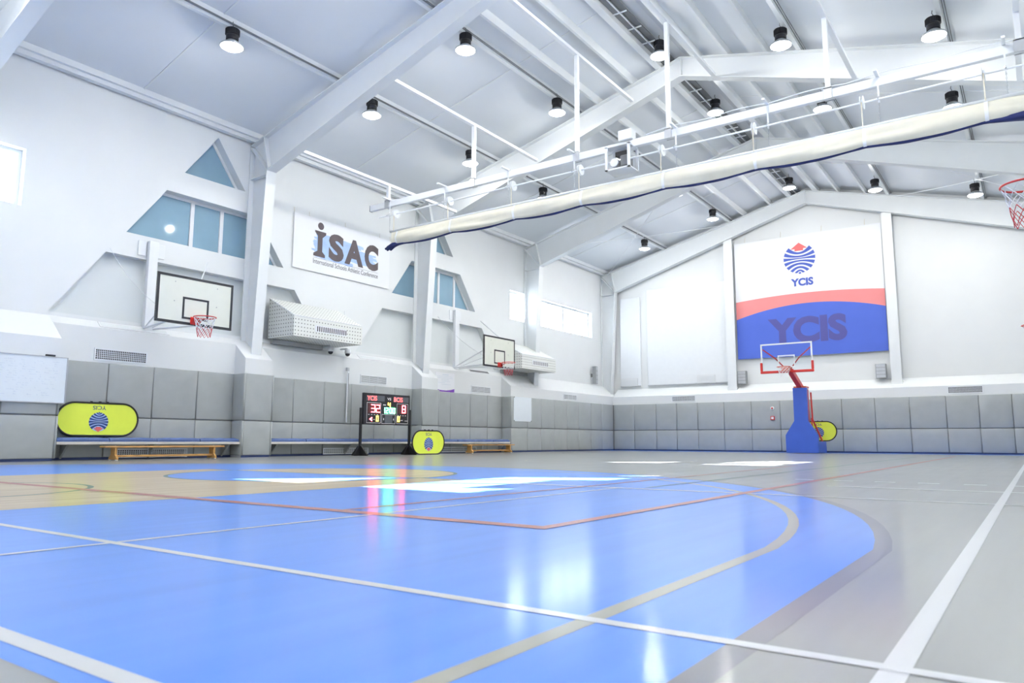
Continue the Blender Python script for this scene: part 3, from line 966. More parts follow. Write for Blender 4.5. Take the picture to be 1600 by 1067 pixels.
# ================================================================== ROLLED DIVIDER CURTAIN AND ITS GEAR
YC = 15.0
# crossbars between the frames and drop posts
POSTS = [(-15.08, 7.86), (-11.9, 8.91), (-8.68, 9.94), (-6.3, 10.0), (-2.92, 8.93), (0.22, 7.95)]
PN = ['by the left wall', 'second from the left wall', 'left of the ridge lamps', 'right of the curtain motor', 'second from the right edge', 'at the right edge']
for (x, z), pn in zip(POSTS, PN):
    t = thing('curtain_hanger', 'white steel bar with drop post carrying the curtain rail, ' + pn, 'hanger', (x, YC, 7.35), 'curtain rail hangers')
    MB().box(x - 0.05, x + 0.05, 11.86, 18.09, z - 0.03, z + 0.05).build('cross_bar', 'white', t)
    MB().box(x - 0.045, x + 0.045, YC - 0.045, YC + 0.045, 7.38, z - 0.03).build('drop_post', 'white', t)
    b = MB(); b.box(x - 0.08, x + 0.08, YC - 0.075, YC - 0.062, 7.17, 7.40); b.box(x - 0.08, x + 0.08, YC + 0.062, YC + 0.075, 7.17, 7.40); b.box(x - 0.08, x + 0.08, YC - 0.075, YC + 0.075, 7.38, 7.40)
    b.build('clamp', 'alu', t)
t = thing('curtain_rail', 'long white overhead rail above the rolled divider curtain', 'rail', (-7.7, YC, 7.2))
MB().rbox(-15.78, 1.0, YC - 0.055, YC + 0.055, 7.18, 7.36, 0.01).build('rail_beam', 'white', t)
MB().box(-15.80, -15.78, YC - 0.055, YC + 0.055, 7.18, 7.36).build('end_cap', 'darkgrey', t)
MB().tube([(-15.3, YC - 0.14, 6.88), (1.0, YC - 0.14, 6.88)], 0.022, 8).build('drive_shaft', 'white', t)
b = MB()
pts = [(-6.9 + 7.6 * k / 30, YC + 0.02, 7.42 + 0.05 * abs(math.sin(k * 0.55))) for k in range(31)]
b.tube(pts, 0.012, 5); b.build('power_cable', 'white', t)
STRX = [-14.62, -12.6, -10.5, -8.52, -6.42, -4.37, -2.3, -0.33]
for k, x in enumerate(STRX):
    t = thing('curtain_pulley', 'white pulley wheel with rope on the curtain shaft, %s from the left' % (['first', 'second', 'third', 'fourth', 'fifth', 'sixth', 'seventh', 'eighth'][k]), 'pulley', (x, YC - 0.14, 6.88), 'curtain pulleys')
    MB().lathe([(0.03, -0.03), (0.13, -0.03), (0.13, -0.02), (0.07, -0.012), (0.07, 0.012), (0.13, 0.02), (0.13, 0.03), (0.03, 0.03)], (x, YC - 0.14, 6.88), 24, 0).build('wheel', 'white', t)
    MB().tube([(x, YC - 0.22, 6.86), (x, YC - 0.22, 6.36)], 0.012, 5).build('rope', 'rope', t)
for k, x in enumerate([-14.95, -12.87, -10.72, -8.74, -6.12, -4.1, -2.02, 0.0]):
    t = thing('curtain_chain', 'steel chain and bracket holding the curtain batten, %s from the left' % (['first', 'second', 'third', 'fourth', 'fifth', 'sixth', 'seventh', 'eighth'][k]), 'chain', (x, YC, 7.1), 'curtain chains')
    b = MB(); b.box(x - 0.03, x + 0.03, YC - 0.35, YC + 0.3, 7.36, 7.40); b.box(x - 0.015, x + 0.015, YC - 0.06, YC - 0.045, 6.84, 7.37); b.build('bracket', 'white', t)
    MB().tube([(x, YC - 0.05, 6.97), (x, YC - 0.18, 6.88)], 0.016, 5).build('shaft_bearing', 'alu', t)
    b = MB()
    for q in range(13):
        z = 6.87 - q * 0.036
        ax = Vector((0.009, 0, 0)) if q % 2 else Vector((0, 0.009, 0))
        b.tube([Vector((x, YC - 0.05, z)) + ax, Vector((x, YC - 0.05, z - 0.022)) + ax, Vector((x, YC - 0.05, z - 0.022)) - ax, Vector((x, YC - 0.05, z)) - ax], 0.005, 4, closed=True)
    b.build('link_chain', 'chain', t)
# motor
t = thing('curtain_motor', 'white open box with electric motor hanging under the curtain rail', 'motor', (-7.47, YC, 6.7))
b = MB()
x0, x1, y0, y1, z0, z1 = -7.78, -7.15, YC - 0.28, YC + 0.2, 6.64, 7.22
for (a, c) in ((x0, y0), (x1 - 0.06, y0), (x0, y1 - 0.04), (x1 - 0.06, y1 - 0.04)): b.box(a, a + 0.06, c, c + 0.04, z0, z1)
b.box(x0, x1, y0, y1, z0, z0 + 0.03); b.box(x0, x1, y0, y1, z1 - 0.03, z1)
b.build('motor_frame', 'white', t)
MB().lathe([(0.04, -0.2), (0.10, -0.2), (0.11, -0.18), (0.11, 0.10), (0.08, 0.12)], (-7.56, YC - 0.06, 6.82), 20, 1).build('motor_body', 'alu', t)
MB().rbox(-7.44, -7.24, YC - 0.2, YC + 0.1, 6.72, 6.98, 0.02).build('gearbox', 'darkgrey', t)
MB().rbox(-7.60, -7.3, YC - 0.12, YC + 0.06, 7.0, 7.12, 0.01).build('switch_block', 'black', t)
MB().rbox(-7.52, -7.17, YC - 0.12, YC + 0.12, 7.37, 7.62, 0.012).build('control_box', 'white', t)
# curtain cloth
t = thing('divider_curtain', 'rolled up cream divider curtain with navy hem hanging under the rail', 'curtain', (-7.3, YC, 6.0))
XA, XZ = -14.85, 0.42
def cloth(mb, x):
    # distance to nearest strap
    d = min(abs(x - s) for s in STRX)
    e = min(1.0, d / 0.95)
    belly = math.sin(e * math.pi / 2)
    sag = 0.055 * belly
    edge = min(1, (x - XA) / 0.35, (XZ - x) / 0.5)
    n = 22; ring = []
    zt = 6.415; zb = 6.02 - sag
    wdt = (0.13 + 0.06 * belly) * max(0.25, edge)
    for k in range(n):
        a = 2 * math.pi * k / n
        f = (1 - math.cos(a)) / 2          # 0 top .. 1 bottom
        wob = 0.020 * math.sin(3 * a + 1.3 * x) + 0.016 * math.sin(5 * a - 0.7 * x + 2 * math.sin(1.1 * x)) + 0.006 * math.sin(9 * a + 3.1 * x)
        wob *= 0.4 + belly
        y = math.sin(a) * (wdt * (0.35 + 0.65 * f ** 0.8)) + wob * math.sin(a)
        z = zt + (zb - zt) * f + wob * 0.4 * math.sin(math.pi * f)
        ring.append((x, YC - 0.05 + y, z))
    return ring
NX = 170; V = []; F = []
for i in range(NX + 1):
    V += cloth(None, XA + (XZ - XA) * i / NX)
for i in range(NX):
    for k in range(22):
        F.append((i * 22 + k, i * 22 + (k + 1) % 22, (i + 1) * 22 + (k + 1) % 22, (i + 1) * 22 + k))
F.append(tuple(range(22))); F.append(tuple(NX * 22 + k for k in range(21, -1, -1)))
MB().add(V, F).build('cloth', 'curtain', t, smooth=True)
b = MB(); b.tube([(XA - 0.05, YC - 0.06, 6.415), (XZ + 0.3, YC - 0.06, 6.415)], 0.035, 8); b.build('batten', 'white', t, True)
# navy hem under the roll
V = []; F = []
for i in range(NX + 1):
    x = XA - 0.1 + (XZ - XA + 0.2) * i / NX
    d = min(abs(x - s) for s in STRX); belly = math.sin(min(1.0, d / 0.95) * math.pi / 2)
    zc = 6.012 - 0.055 * belly
    el = max(0, 1 - (x - XA) / 0.5); er = max(0, 1 - (XZ - 0.2 - x) / 0.6)
    hgt = 0.004 + 0.05 * max(el, 0) + 0.09 * max(min(er, 1), 0) + 0.006 * math.sin(3.1 * x)
    hz = zc + 0.07 * max(0, min(er, 1)) - 0.02 * el
    for (dy, dz) in ((-0.045 - hgt * .5, 0.02), (-0.035 - hgt * .5, -hgt), (0.0, -hgt - 0.004), (0.035 + hgt * .5, -hgt), (0.045 + hgt * .5, 0.02), (0, 0.03)):
        V.append((x, YC - 0.05 + dy, hz + dz + 0.003 * math.sin(9 * x + 20 * dy)))
for i in range(NX):
    for k in range(6): F.append((i * 6 + k, i * 6 + (k + 1) % 6, (i + 1) * 6 + (k + 1) % 6, (i + 1) * 6 + k))
F.append(tuple(range(6))); F.append(tuple(NX * 6 + k for k in range(5, -1, -1)))
MB().add(V, F).build('navy_hem', 'navycloth', t, smooth=True)
b = MB()                                          # gathered end at the left
for k in range(7):
    a = k * 0.9
    p = Vector((XA + 0.25, YC - 0.05, 6.04)); q = Vector((XA - 0.14 - 0.05 * math.sin(a * 2), YC - 0.05 + 0.08 * math.cos(a), 5.93 + 0.05 * math.sin(a)))
    b.tube([p, p.lerp(q, 0.5) + VZ * 0.02, q], [0.03, 0.05, 0.03], 6)
b.build('gathered_end', 'navycloth', t, True)
for x in STRX:
    ring = cloth(None, x)
    cy = YC - 0.05
    V = []
    for dx in (-0.03, 0.03):
        for p in ring: V.append((p[0] + dx, cy + (p[1] - cy) * 1.08, 6.2 + (p[2] - 6.2) * 1.06))
    n = len(ring)
    MB().add(V, [(k, (k + 1) % n, (k + 1) % n + n, k + n) for k in range(n)]).build('strap', 'white', t, True)

# ================================================================== BANNERS
t = thing('conference_banner', 'white wall banner with four large dark letters on blue brush strokes', 'banner', (-16.86, 14.97, 5.29))
fr = frL(-16.86, 13.07, 5.29); BW, BH = 3.82, 1.6
MB().solid_poly([(0, 0), (BW, 0), (BW, BH), (0, BH)], fr, -0.012, 0).build('sheet', 'banner', t)
b = MB()
rnd = random.Random(3)
for k in range(16):
    v = 0.30 + 0.42 * k / 15
    a = 0.155 + rnd.uniform(0, 0.045) + (0.02 if v > .6 else 0) + (0.035 if v < .4 else 0)
    c = (0.70 if v > 0.62 else 0.86) + rnd.uniform(-0.06, 0.0) - (0.25 if v < 0.36 else 0)
    hh = 0.034
    n = 12
    top = [(BW * (a + (c - a) * i / n), BH * (v + hh / 2 + 0.006 * math.sin(i * 1.7 + k) - 0.03 * (i / n))) for i in range(n + 1)]
    bot = [(BW * (a + 0.008 + (c - a) * i / n), BH * (v - hh / 2 + 0.006 * math.sin(i * 1.7 + k) - 0.03 * (i / n))) for i in range(n, -1, -1)]
    b.plane_poly(bot[::-1] + top[::-1], fr, 0.002 + 0.0001 * k)
b.build('brush_stroke', 'brush', t)
b = MB()
def P(u, v): return (u * BW, v * BH)
b.plane_poly([P(0.187, 0.295), P(0.300, 0.295), P(0.300, 0.345), P(0.272, 0.40), P(0.272, 0.66), P(0.305, 0.73), P(0.305, 0.775), P(0.197, 0.775), P(0.197, 0.745), P(0.225, 0.68), P(0.225, 0.40), P(0.187, 0.345)], fr, 0.005)
b.plane_poly([(BW * 0.252 + 0.112 * math.cos(a), BH * 0.875 + 0.11 * math.sin(a)) for a in [2 * math.pi * k / 24 for k in range(24)]], fr, 0.005)
put_text(b, 'S', fr, BW * 0.335, BH * 0.285, BW * 0.155, BH * 0.52, 0.005, 0.055)
put_text(b, 'A', fr, BW * 0.50, BH * 0.295, BW * 0.20, BH * 0.50, 0.0055, 0.055)
put_text(b, 'C', fr, BW * 0.712, BH * 0.285, BW * 0.155, BH * 0.52, 0.005, 0.055)
b.build('large_letters', 'dark_letter', t)
b = MB(); put_text(b, 'International Schools Athletic Conference', fr, BW * 0.187, BH * 0.155, BW * 0.68, BH * 0.09, 0.005, 0.004)
b.plane_poly([P(0.187, 0.262), P(0.867, 0.262), P(0.867, 0.266), P(0.187, 0.266)], fr, 0.005)
b.build('tagline', 'ink', t)
for u in (0.0, 0.14, 0.5, 0.88, 1.0):
    p = fr[0] + VY * (u * BW) + VZ * BH
    MB().tube([p, p + VZ * 0.14 - VX * 0.02], 0.006, 4).build('hanging_cord', 'rope', t)

t = thing('school_banner', 'tall white, red and blue banner with globe logo hanging on the end wall', 'banner', (-7.43, 31.6, 3.92))
BX0, BZ0, BW, BH = -10.37, 3.93, 5.87, 5.10
fr = frE(31.58, BX0, BZ0)
MB().solid_poly([(0, 0), (BW, 0), (BW, BH), (0, BH)], fr, -0.015, 0).build('sheet', 'banner', t)
def vb(u):  return 0.337 + (0.428 - 0.337) * (1 - ((u - 0.51) / 0.51) ** 2)
def vr(u):  return 0.488 + 0.030 * (1 - ((u - 0.50) / 0.50) ** 2) - 0.008 * u
N = 32
blue = [(BW, 0)] + [(BW * (1 - i / N), BH * vb(1 - i / N)) for i in range(N + 1)] + [(0, 0)]
MB().plane_poly(blue, fr, 0.003).build('blue_field', 'bblue', t)
red = [(BW * (i / N), BH * vb(i / N)) for i in range(N + 1)] + [(BW * (1 - i / N), BH * vr(1 - i / N)) for i in range(N + 1)]
MB().plane_poly(red, fr, 0.003).build('red_band', 'coral', t)
b = MB(); put_text(b, 'YCIS', fr, BW * 0.225, BH * 0.105, BW * 0.53, BH * 0.215, 0.007, 0.05); b.build('large_letters', 'bletter', t)
bl, rd = MB(), MB()
globe_logo(bl, rd, fr, BW * 0.465, BH * 0.804, 0.64, 0.006)
put_text(bl, 'YCIS', fr, BW * 0.40, BH * 0.572, BW * 0.152, BH * 0.065, 0.006, 0.045)
bl.build('globe_logo', 'logoblue', t); rd.build('logo_arrow', 'logored', t)
for u in (0.08, 0.34, 0.62, 0.9):
    p = fr[0] + VX * (u * BW) + VZ * BH
    MB().tube([p, p + VZ * 0.28 + VY * 0.1], 0.008, 4).build('hanging_cord', 'rope', t)

def stadium(w, h, n=14, sq=1.0):
    # oval outline, rounded ends
    r = h / 2; c = w / 2 - r * sq
    pts = []
    for k in range(n + 1):
        a = -math.pi / 2 + math.pi * k / n
        pts.append((c + r * sq * math.cos(a), r * math.sin(a)))
    for k in range(n + 1):
        a = math.pi / 2 + math.pi * k / n
        pts.append((-c + r * sq * math.cos(a), r * math.sin(a)))
    return pts
def oval_banner(label, center, fr_dirs, w, h, logo=True):
    u, v, n = fr_dirs
    o = Vector(center)
    t = thing('popup_banner', label, 'banner', (o.x, o.y, o.z - h / 2), 'yellow oval pop-up banners')
    fr = (o, u, v, n)
    MB().solid_poly(stadium(w - 0.03, h - 0.03), fr, -0.012, 0.0).build('panel', 'yellow', t)
    MB().tube([o + u * p[0] + v * p[1] - n * 0.004 for p in stadium(w - 0.02, h - 0.02, 18)], 0.022, 8, closed=True).build('black_rim', 'black', t, True)
    for k in (-0.18, 0, 0.16):
        c = o + u * k + v * (h / 2 - 0.005)
        MB().box(c.x - 0.02, c.x + 0.02, c.y - 0.02, c.y + 0.02, c.z, c.z + 0.03).build('peg_loop', 'black', t)
    MB().plane_poly([(0.2 * math.cos(k * math.pi / 16), -0.055 + 0.2 * math.sin(k * math.pi / 16)) for k in range(32)], fr, 0.002).build('logo_disc', 'brush', t)
    bl, rd = MB(), MB()
    globe_logo(bl, rd, fr, 0, -0.055, 0.205, 0.004, flip=True)
    put_text(bl, 'YCIS', fr, -0.14, 0.205, 0.28, 0.085, 0.004, 0.01, flip=True)
    bl.build('globe_logo', 'navy', t); rd.build('logo_arrow', 'logored', t)
    return t
oval_banner('yellow oval banner with upside-down logo standing on the blue bench cushions', (-16.5, 7.92, 0.86), (VY, VZ, VX), 1.72, 0.72)
oval_banner('yellow oval banner with upside-down logo standing on the floor beside scoreboard', (-15.26, 17.16, 0.37), (VY, VZ, VX), 1.47, 0.73)
oval_banner('yellow oval banner half hidden behind the blue portable hoop base', (-6.79, 29.62, 0.82), (VX, VZ, -VY), 1.32, 0.74)

# ================================================================== SCOREBOARD
t = thing('scoreboard', 'black electronic scoreboard on two legs showing 32 and 8', 'scoreboard', (-15.6, 15.7, 0))
SX, SY0, SZ0, SW, SH = -15.6, 14.76, 0.88, 1.90, 0.90
MB().rbox(SX - 0.09, SX, SY0, SY0 + SW, SZ0, SZ0 + SH, 0.012).build('case', 'black', t)
fr = frL(SX, SY0, SZ0)
def R(mb, u0, u1, v0, v1, off=0.003): mb.plane_poly([(u0 * SW, (1 - v1) * SH), (u1 * SW, (1 - v1) * SH), (u1 * SW, (1 - v0) * SH), (u0 * SW, (1 - v0) * SH)], fr, off)
def outline(mb, u0, u1, v0, v1, w=0.006):
    R(mb, u0, u1, v0, v0 + w * 2); R(mb, u0, u1, v1 - w * 2, v1); R(mb, u0, u0 + w, v0, v1); R(mb, u1 - w, u1, v0, v1)
SEG = {'0': 'abcdef', '1': 'bc', '2': 'abged', '3': 'abgcd', '4': 'fgbc', '5': 'afgcd', '8': 'abcdefg', '9': 'abcdfg', '7': 'abc', '6': 'afgedc'}
def digit(mb, ch, u0, u1, v0, v1, off=0.006, th=0.17):
    w, h = u1 - u0, v1 - v0
    tw = th * w * 1.1; tv = th * h * 0.62
    S = dict(a=(u0, u1, v0, v0 + tv), d=(u0, u1, v1 - tv, v1), g=(u0, u1, v0 + h / 2 - tv / 2, v0 + h / 2 + tv / 2), f=(u0, u0 + tw, v0, v0 + h / 2), b=(u1 - tw, u1, v0, v0 + h / 2), e=(u0, u0 + tw, v0 + h / 2, v1), c=(u1 - tw, u1, v0 + h / 2, v1))
    for s in SEG[ch]: R(mb, *S[s], off)
for a in ((0.05, 0.43, 0.07, 0.25), (0.625, 0.965, 0.07, 0.25), (0.445, 0.605, 0.68, 0.95)):
    b = MB(); R(b, *a); b.build('dark_display', 'ledoff', t)
for a in ((0.085, 0.345, 0.335, 0.64), (0.73, 0.945, 0.335, 0.62)):
    b = MB(); R(b, *a); b.build('score_window', 'ledtint', t)
b = MB(); outline(b, 0.06, 0.355, 0.30, 0.955); outline(b, 0.70, 0.955, 0.29, 0.955); outline(b, 0.375, 0.67, 0.66, 0.965)
put_text(b, 'VS', fr, 0.485 * SW, 0.80 * SH, 0.085 * SW, 0.085 * SH, 0.004, 0.02)
for k in range(4):
    R(b, 0.09 + k * 0.06, 0.12 + k * 0.06, 0.675, 0.695); R(b, 0.72 + k * 0.055, 0.745 + k * 0.055, 0.675, 0.695)
R(b, 0.40, 0.46, 0.345, 0.37); R(b, 0.19, 0.235, 0.83, 0.85); R(b, 0.79, 0.84, 0.83, 0.85); R(b, 0.88, 0.95, 0.85, 0.865)
R(b, 0.41, 0.425, 0.79, 0.85); R(b, 0.625, 0.64, 0.79, 0.85)
b.build('white_marking', 'ledwhite', t, kind='stuff')
for (tx, u, w) in (('YCIS', 0.065, 0.20), ('BCIS', 0.635, 0.19)):
    b = MB(); put_text(b, tx, fr, u * SW, 0.765 * SH, w * SW, 0.145 * SH, 0.006, 0.004); b.build('team_name', 'ledtext', t)
for a in (('3', 0.15, 0.235, 0.36, 0.615), ('2', 0.25, 0.335, 0.36, 0.615), ('8', 0.815, 0.90, 0.34, 0.60)):
    b = MB(); digit(b, *a); b.build('red_digit', 'ledred', t)
b = MB(); b.plane_poly([(0.115 * SW, 0.17 * SH), (0.175 * SW, 0.10 * SH), (0.175 * SW, 0.14 * SH), (0.15 * SW, 0.17 * SH), (0.175 * SW, 0.20 * SH), (0.175 * SW, 0.24 * SH)], fr, 0.005)
b.build('possession_arrow', 'ledred', t)
for k, ch in enumerate('1200'):
    u = 0.39 + k * 0.07 + (0.01 if k > 1 else 0)
    b = MB(); digit(b, ch, u, u + 0.055, 0.44, 0.63, th=0.26); b.build('green_clock_digit', 'ledgreen', t)
b = MB(); R(b, 0.529, 0.538, 0.49, 0.515); R(b, 0.529, 0.538, 0.56, 0.585); b.build('clock_colon', 'ledgreen', t)
for a in (('4', 0.50, 0.56, 0.275, 0.42), ('0', 0.255, 0.31, 0.72, 0.90), ('0', 0.715, 0.77, 0.71, 0.89)):
    b = MB(); digit(b, *a, th=0.26); b.build('yellow_digit', 'ledyellow', t)
for y in (SY0 - 0.05, SY0 + SW + 0.05):
    g = MB(); g.box(SX - 0.085, SX - 0.025, y - 0.03, y + 0.03, 0.05, 1.35)
    lg = g.build('leg', 'black', t)
    MB().prism([(SX - 0.36, 0.0), (SX + 0.25, 0.0), (SX + 0.25, 0.035), (SX + 0.02, 0.27), (SX - 0.13, 0.27), (SX - 0.36, 0.035)], 1, y - 0.025, y + 0.025).build('foot', 'black', lg)
    MB().prism([(y - 0.21, 0.0), (y + 0.21, 0.0), (y + 0.20, 0.04), (y + 0.05, 0.26), (y - 0.05, 0.26), (y - 0.20, 0.04)], 0, SX - 0.07, SX - 0.045).build('foot_gusset', 'black', lg)
    MB().box(SX - 0.08, SX - 0.03, y - 0.02, y + 0.02, 1.15, 1.23).build('clamp_knob', 'white', lg)

# ================================================================== BENCHES
CUSH = [((6.99, 11.22), 4, 'left of the near pier'), ((12.15, 17.82), 5, 'behind the scoreboard'), ((18.72, 22.81), 4, 'under the farther wall hoop')]
CW = ['first', 'second', 'third', 'fourth', 'fifth']
for (a, c), n, lb in CUSH:
    t = thing('wall_bench', 'long fixed bench with pale front edge ' + lb, 'bench', (-16.4, (a + c) / 2, 0), 'fixed wall benches')
    MB().rbox(XREC + 0.012, -16.21, a, c, 0.325, 0.385, 0.006).build('seat_board', 'plank', t)
    for k in range(3):
        y = a + 0.25 + (c - a - 0.5) * k / 2
        MB().prism([(-16.58, 0.325), (-16.28, 0.325), (-16.58, 0.03)], 1, y - 0.02, y + 0.02).build('bracket', 'midgrey', t)
    L = (c - a) / n
    for k in range(n):
        y0 = a + k * L + 0.01; y1 = a + (k + 1) * L - 0.01
        b = MB()
        NN = 10; V = []; F = []
        for i in range(NN + 1):
            yy = y0 + (y1 - y0) * i / NN
            e = min(1, min(i, NN - i) / 1.0)
            hgt = 0.085 * (0.75 + 0.25 * e) + 0.004 * math.sin(i * 1.9 + k)
            fx = -16.235 + 0.012 * math.sin(i * 1.3 + 2 * k)
            for (x, z) in ((-16.57, 0.385), (fx, 0.385), (fx + 0.006, 0.385 + hgt * 0.5), (fx - 0.02, 0.385 + hgt), (-16.40, 0.387 + hgt * 1.04), (-16.57, 0.385 + hgt)):
                V.append((x, yy, z))
        for i in range(NN):
            for q in range(6): F.append((i * 6 + q, i * 6 + (q + 1) % 6, (i + 1) * 6 + (q + 1) % 6, (i + 1) * 6 + q))
        F.append(tuple(range(5, -1, -1))); F.append(tuple(NN * 6 + q for q in range(6)))
        o = outward(b.add(V, F).build('bench_cushion', 'cushion'))
        tag(o, 'blue cushion, %s from left, on the fixed bench %s' % (CW[k], lb), 'cushion', 'blue bench cushions')
def make_gym_bench():
    t = thing('gym_bench', 'x', 'bench', (0, 0, 0), 'wooden gym benches')
    MB().rbox(-0.12, 0.12, -1.36, 1.36, 0.265, 0.30, 0.006).build('seat_plank', 'pine', t, world=False)
    MB().rbox(-0.045, 0.045, -1.1, 1.1, 0.07, 0.115, 0.005).build('balance_beam', 'pine', t, world=False)
    for s in (-1, 1):
        y = s * 1.12
        l = MB().prism([(-0.16, 0.02), (0.16, 0.02), (0.16, 0.06), (0.09, 0.12), (0.09, 0.265), (-0.09, 0.265), (-0.09, 0.12), (-0.16, 0.06)], 1, y - 0.022, y + 0.022)
        lg = outward(l.build('leg', 'pine', t, world=False))
        for q in (-0.13, 0.13):
            MB().lathe([(0.02, 0.0), (0.026, 0.005), (0.026, 0.025)], (q, y, 0), 10).build('rubber_foot', 'white', lg, world=False)
        MB().lathe([(0.014, 0.0), (0.014, 0.008), (0.006, 0.01)], (0.05, y, 0.30), 8).build('screw_cap', 'white', lg, world=False)
    for y in (-0.4, 0.45):
        MB().tube([(0, y, 0.11), (0, y, 0.27)], 0.008, 6).build('tie_bolt', 'alu', t, world=False)
    return t
g0 = make_gym_bench(); g0.location = (-15.62, 8.97, 0); g0['label'] = 'low wooden gym bench in front of the wall bench with yellow banner'
g1 = dup(g0, (-15.68, 20.82, 0), 0, 'low wooden gym bench beneath the farther wall hoop')

# ================================================================== WALL FITTINGS
def grille(name, label, fr, w, h, nx, ny, hole='black', group='ventilation grilles', depth=0.02):
    o, u, v, n = fr
    t = thing(name, label, 'vent', tuple(o + u * (w / 2)), group)
    def slab(mb, u0, u1, v0, v1, d0, d1): mb.solid_poly([(u0, v0), (u1, v0), (u1, v1), (u0, v1)], fr, d0, d1)
    b = MB(); e = 0.03
    slab(b, 0, w, 0, e, 0, depth); slab(b, 0, w, h - e, h, 0, depth); slab(b, 0, e, e, h - e, 0, depth); slab(b, w - e, w, e, h - e, 0, depth)
    b.build('frame', 'white', t)
    b = MB(); slab(b, e, w - e, e, h - e, 0.001, 0.003); b.build('backing', hole, t)
    b = MB()
    for i in range(1, nx): x = e + (w - 2 * e) * i / nx; slab(b, x - 0.006, x + 0.006, e, h - e, 0.004, depth * 0.7)
    for i in range(1, ny): z = e + (h - 2 * e) * i / ny; slab(b, e, w - e, z - 0.006, z + 0.006, 0.004, depth * 0.7)
    b.build('grid_bars', 'white', t, kind='stuff')
    return t
grille('wall_vent', 'square mesh vent above the pads by the yellow oval banner', frL(XBR + 0.001, 7.80, 2.15), 1.18, 0.27, 27, 5)
grille('wall_vent', 'small wall vent above the scoreboard', frL(XBR + 0.001, 15.6, 2.15), 1.12, 0.26, 3, 7, 'midgrey')
grille('wall_vent', 'small wall vent under the farther wall hoop', frL(XBR + 0.001, 21.0, 2.16), 1.16, 0.25, 3, 7, 'midgrey')
grille('wall_vent', 'small wall vent right of the white paper sheet', frL(XB + 0.001, 26.7, 2.16), 1.08, 0.23, 3, 6, 'midgrey')
grille('wall_vent', 'wall vent above the end wall pads left of the banner', frE(YB - 0.001, -13.28, 2.17), 1.1, 0.25, 22, 4, 'darkgrey')
grille('wall_vent', 'wall vent above the end wall pads at the right', frE(YB - 0.001, -2.6, 2.17), 1.1, 0.26, 24, 5, 'black')
grille('floor_vent', 'low white vent behind the wooden gym bench', frL(XREC + 0.012, 8.35, 0.03), 1.72, 0.20, 34, 4)
grille('floor_vent', 'low white vent left of the scoreboard leg', frL(XREC + 0.012, 14.2, 0.03), 1.75, 0.18, 24, 3, 'midgrey')
grille('floor_vent', 'low white vent behind the farther gym bench', frL(XREC + 0.012, 19.15, 0.03), 2.1, 0.18, 3, 2, 'midgrey')
# slots on the sloping sill
sl = (VX * -1 * 1.0 + VZ * 0.85).normalized()
def sill_slot(y0, y1, x, material, lb):
    z = sill_z(XP - x)
    n = VY.cross(sl); n = n if n.z > 0 else -n
    fr = (Vector((x, y0, z)), VY, sl, n)
    t = thing('sill_slot', lb, 'vent', (x, (y0 + y1) / 2, z), 'sill air slots')
    MB().solid_poly([(0, 0), (y1 - y0, 0), (y1 - y0, 0.2), (0, 0.2)], fr, 0.0, 0.012).build('frame', 'trim', t)
    MB().solid_poly([(0.04, 0.04), (y1 - y0 - 0.04, 0.04), (y1 - y0 - 0.04, 0.16), (0.04, 0.16)], fr, 0.012, 0.014).build('slot', material, t)
sill_slot(7.9, 9.5, -16.71, 'niche', 'pale slot plate on the sloping sill below the near wall hoop')
sill_slot(15.6, 17.0, -16.71, 'niche', 'pale slot plate on the sloping sill above the scoreboard')
sill_slot(21.0, 22.2, -16.71, 'darkgrey', 'dark slot on the sloping sill below the farther wall hoop')

# whiteboard
t = thing('whiteboard', 'whiteboard with faded handwriting mounted on the pads at the left edge', 'whiteboard', (-16.15, 5.4, 1.15))
fr = frL(XP + 0.012, 3.75, 1.15); w, h = 3.3, 0.94
MB().solid_poly([(0, 0), (w, 0), (w, h), (0, h)], fr, 0, 0.025).build('panel', 'wboard', t)
b = MB()
for (a, c, d, e) in ((0, w, 0, 0.02), (0, w, h - 0.015, h), (0, 0.015, 0, h), (w - 0.015, w, 0, h)): b.solid_poly([(a, d), (c, d), (c, e), (a, e)], fr, 0.02, 0.04)
b.build('frame', 'alu', t)
b = MB(); rnd = random.Random(5)
for k in range(150):
    a = rnd.uniform(1.9, 3.1); v = 0.15 + 0.045 * int(rnd.uniform(0, 16)); L = rnd.uniform(0.02, 0.07)
    b.plane_poly([(a, v), (a + L, v), (a + L, v + 0.006), (a, v + 0.006)], fr, 0.026)
    if k % 2: b.plane_poly([(a, v), (a + 0.006, v), (a + 0.012, v + 0.025), (a + 0.006, v + 0.025)], fr, 0.0262)
b.build('handwriting', 'paleink', t, kind='stuff')
o = MB().rbox(XP + 0.02, XP + 0.06, 6.62, 6.80, 2.092, 2.125, 0.005).build('eraser', 'black')
tag(o, 'black board eraser on the top edge of the whiteboard', 'eraser')
# paper sheet and poster
t = thing('paper_sheet', 'blank white sheet pinned on the far pads', 'paper', (XP, 23.55, 1.16))
fr = frL(XP + 0.012, 22.96, 1.16)
MB().solid_poly([(0, 0), (1.2, 0), (1.2, 0.93), (0, 0.93)], fr, 0, 0.012).build('sheet', 'wboard', t)
for (a, c) in ((0.02, 0.91), (0.02, 0.02), (1.17, 0.02)): MB().solid_poly([(a - .02, c - .02), (a + .02, c - .02), (a + .02, c + .02), (a - .02, c + .02)], fr, 0.012, 0.02).build('pin', 'darkgrey', t)
t = thing('rules_poster', 'white poster with small text and purple bottom edge above the pads', 'poster', (-16.66, 19.5, 2.1))
fr = frL(XBR + 0.004, 19.05, 2.10)
MB().solid_poly([(0, 0), (1.0, 0), (1.0, 0.66), (0, 0.66)], fr, 0, 0.006).build('sheet', 'banner', t)
b = MB(); b.plane_poly([(0, 0), (1.0, 0), (1.0, 0.12), (0.8, 0.075), (0.55, 0.045), (0.25, 0.05), (0, 0.09)], fr, 0.008); b.build('purple_wave', 'purple', t)
b = MB()
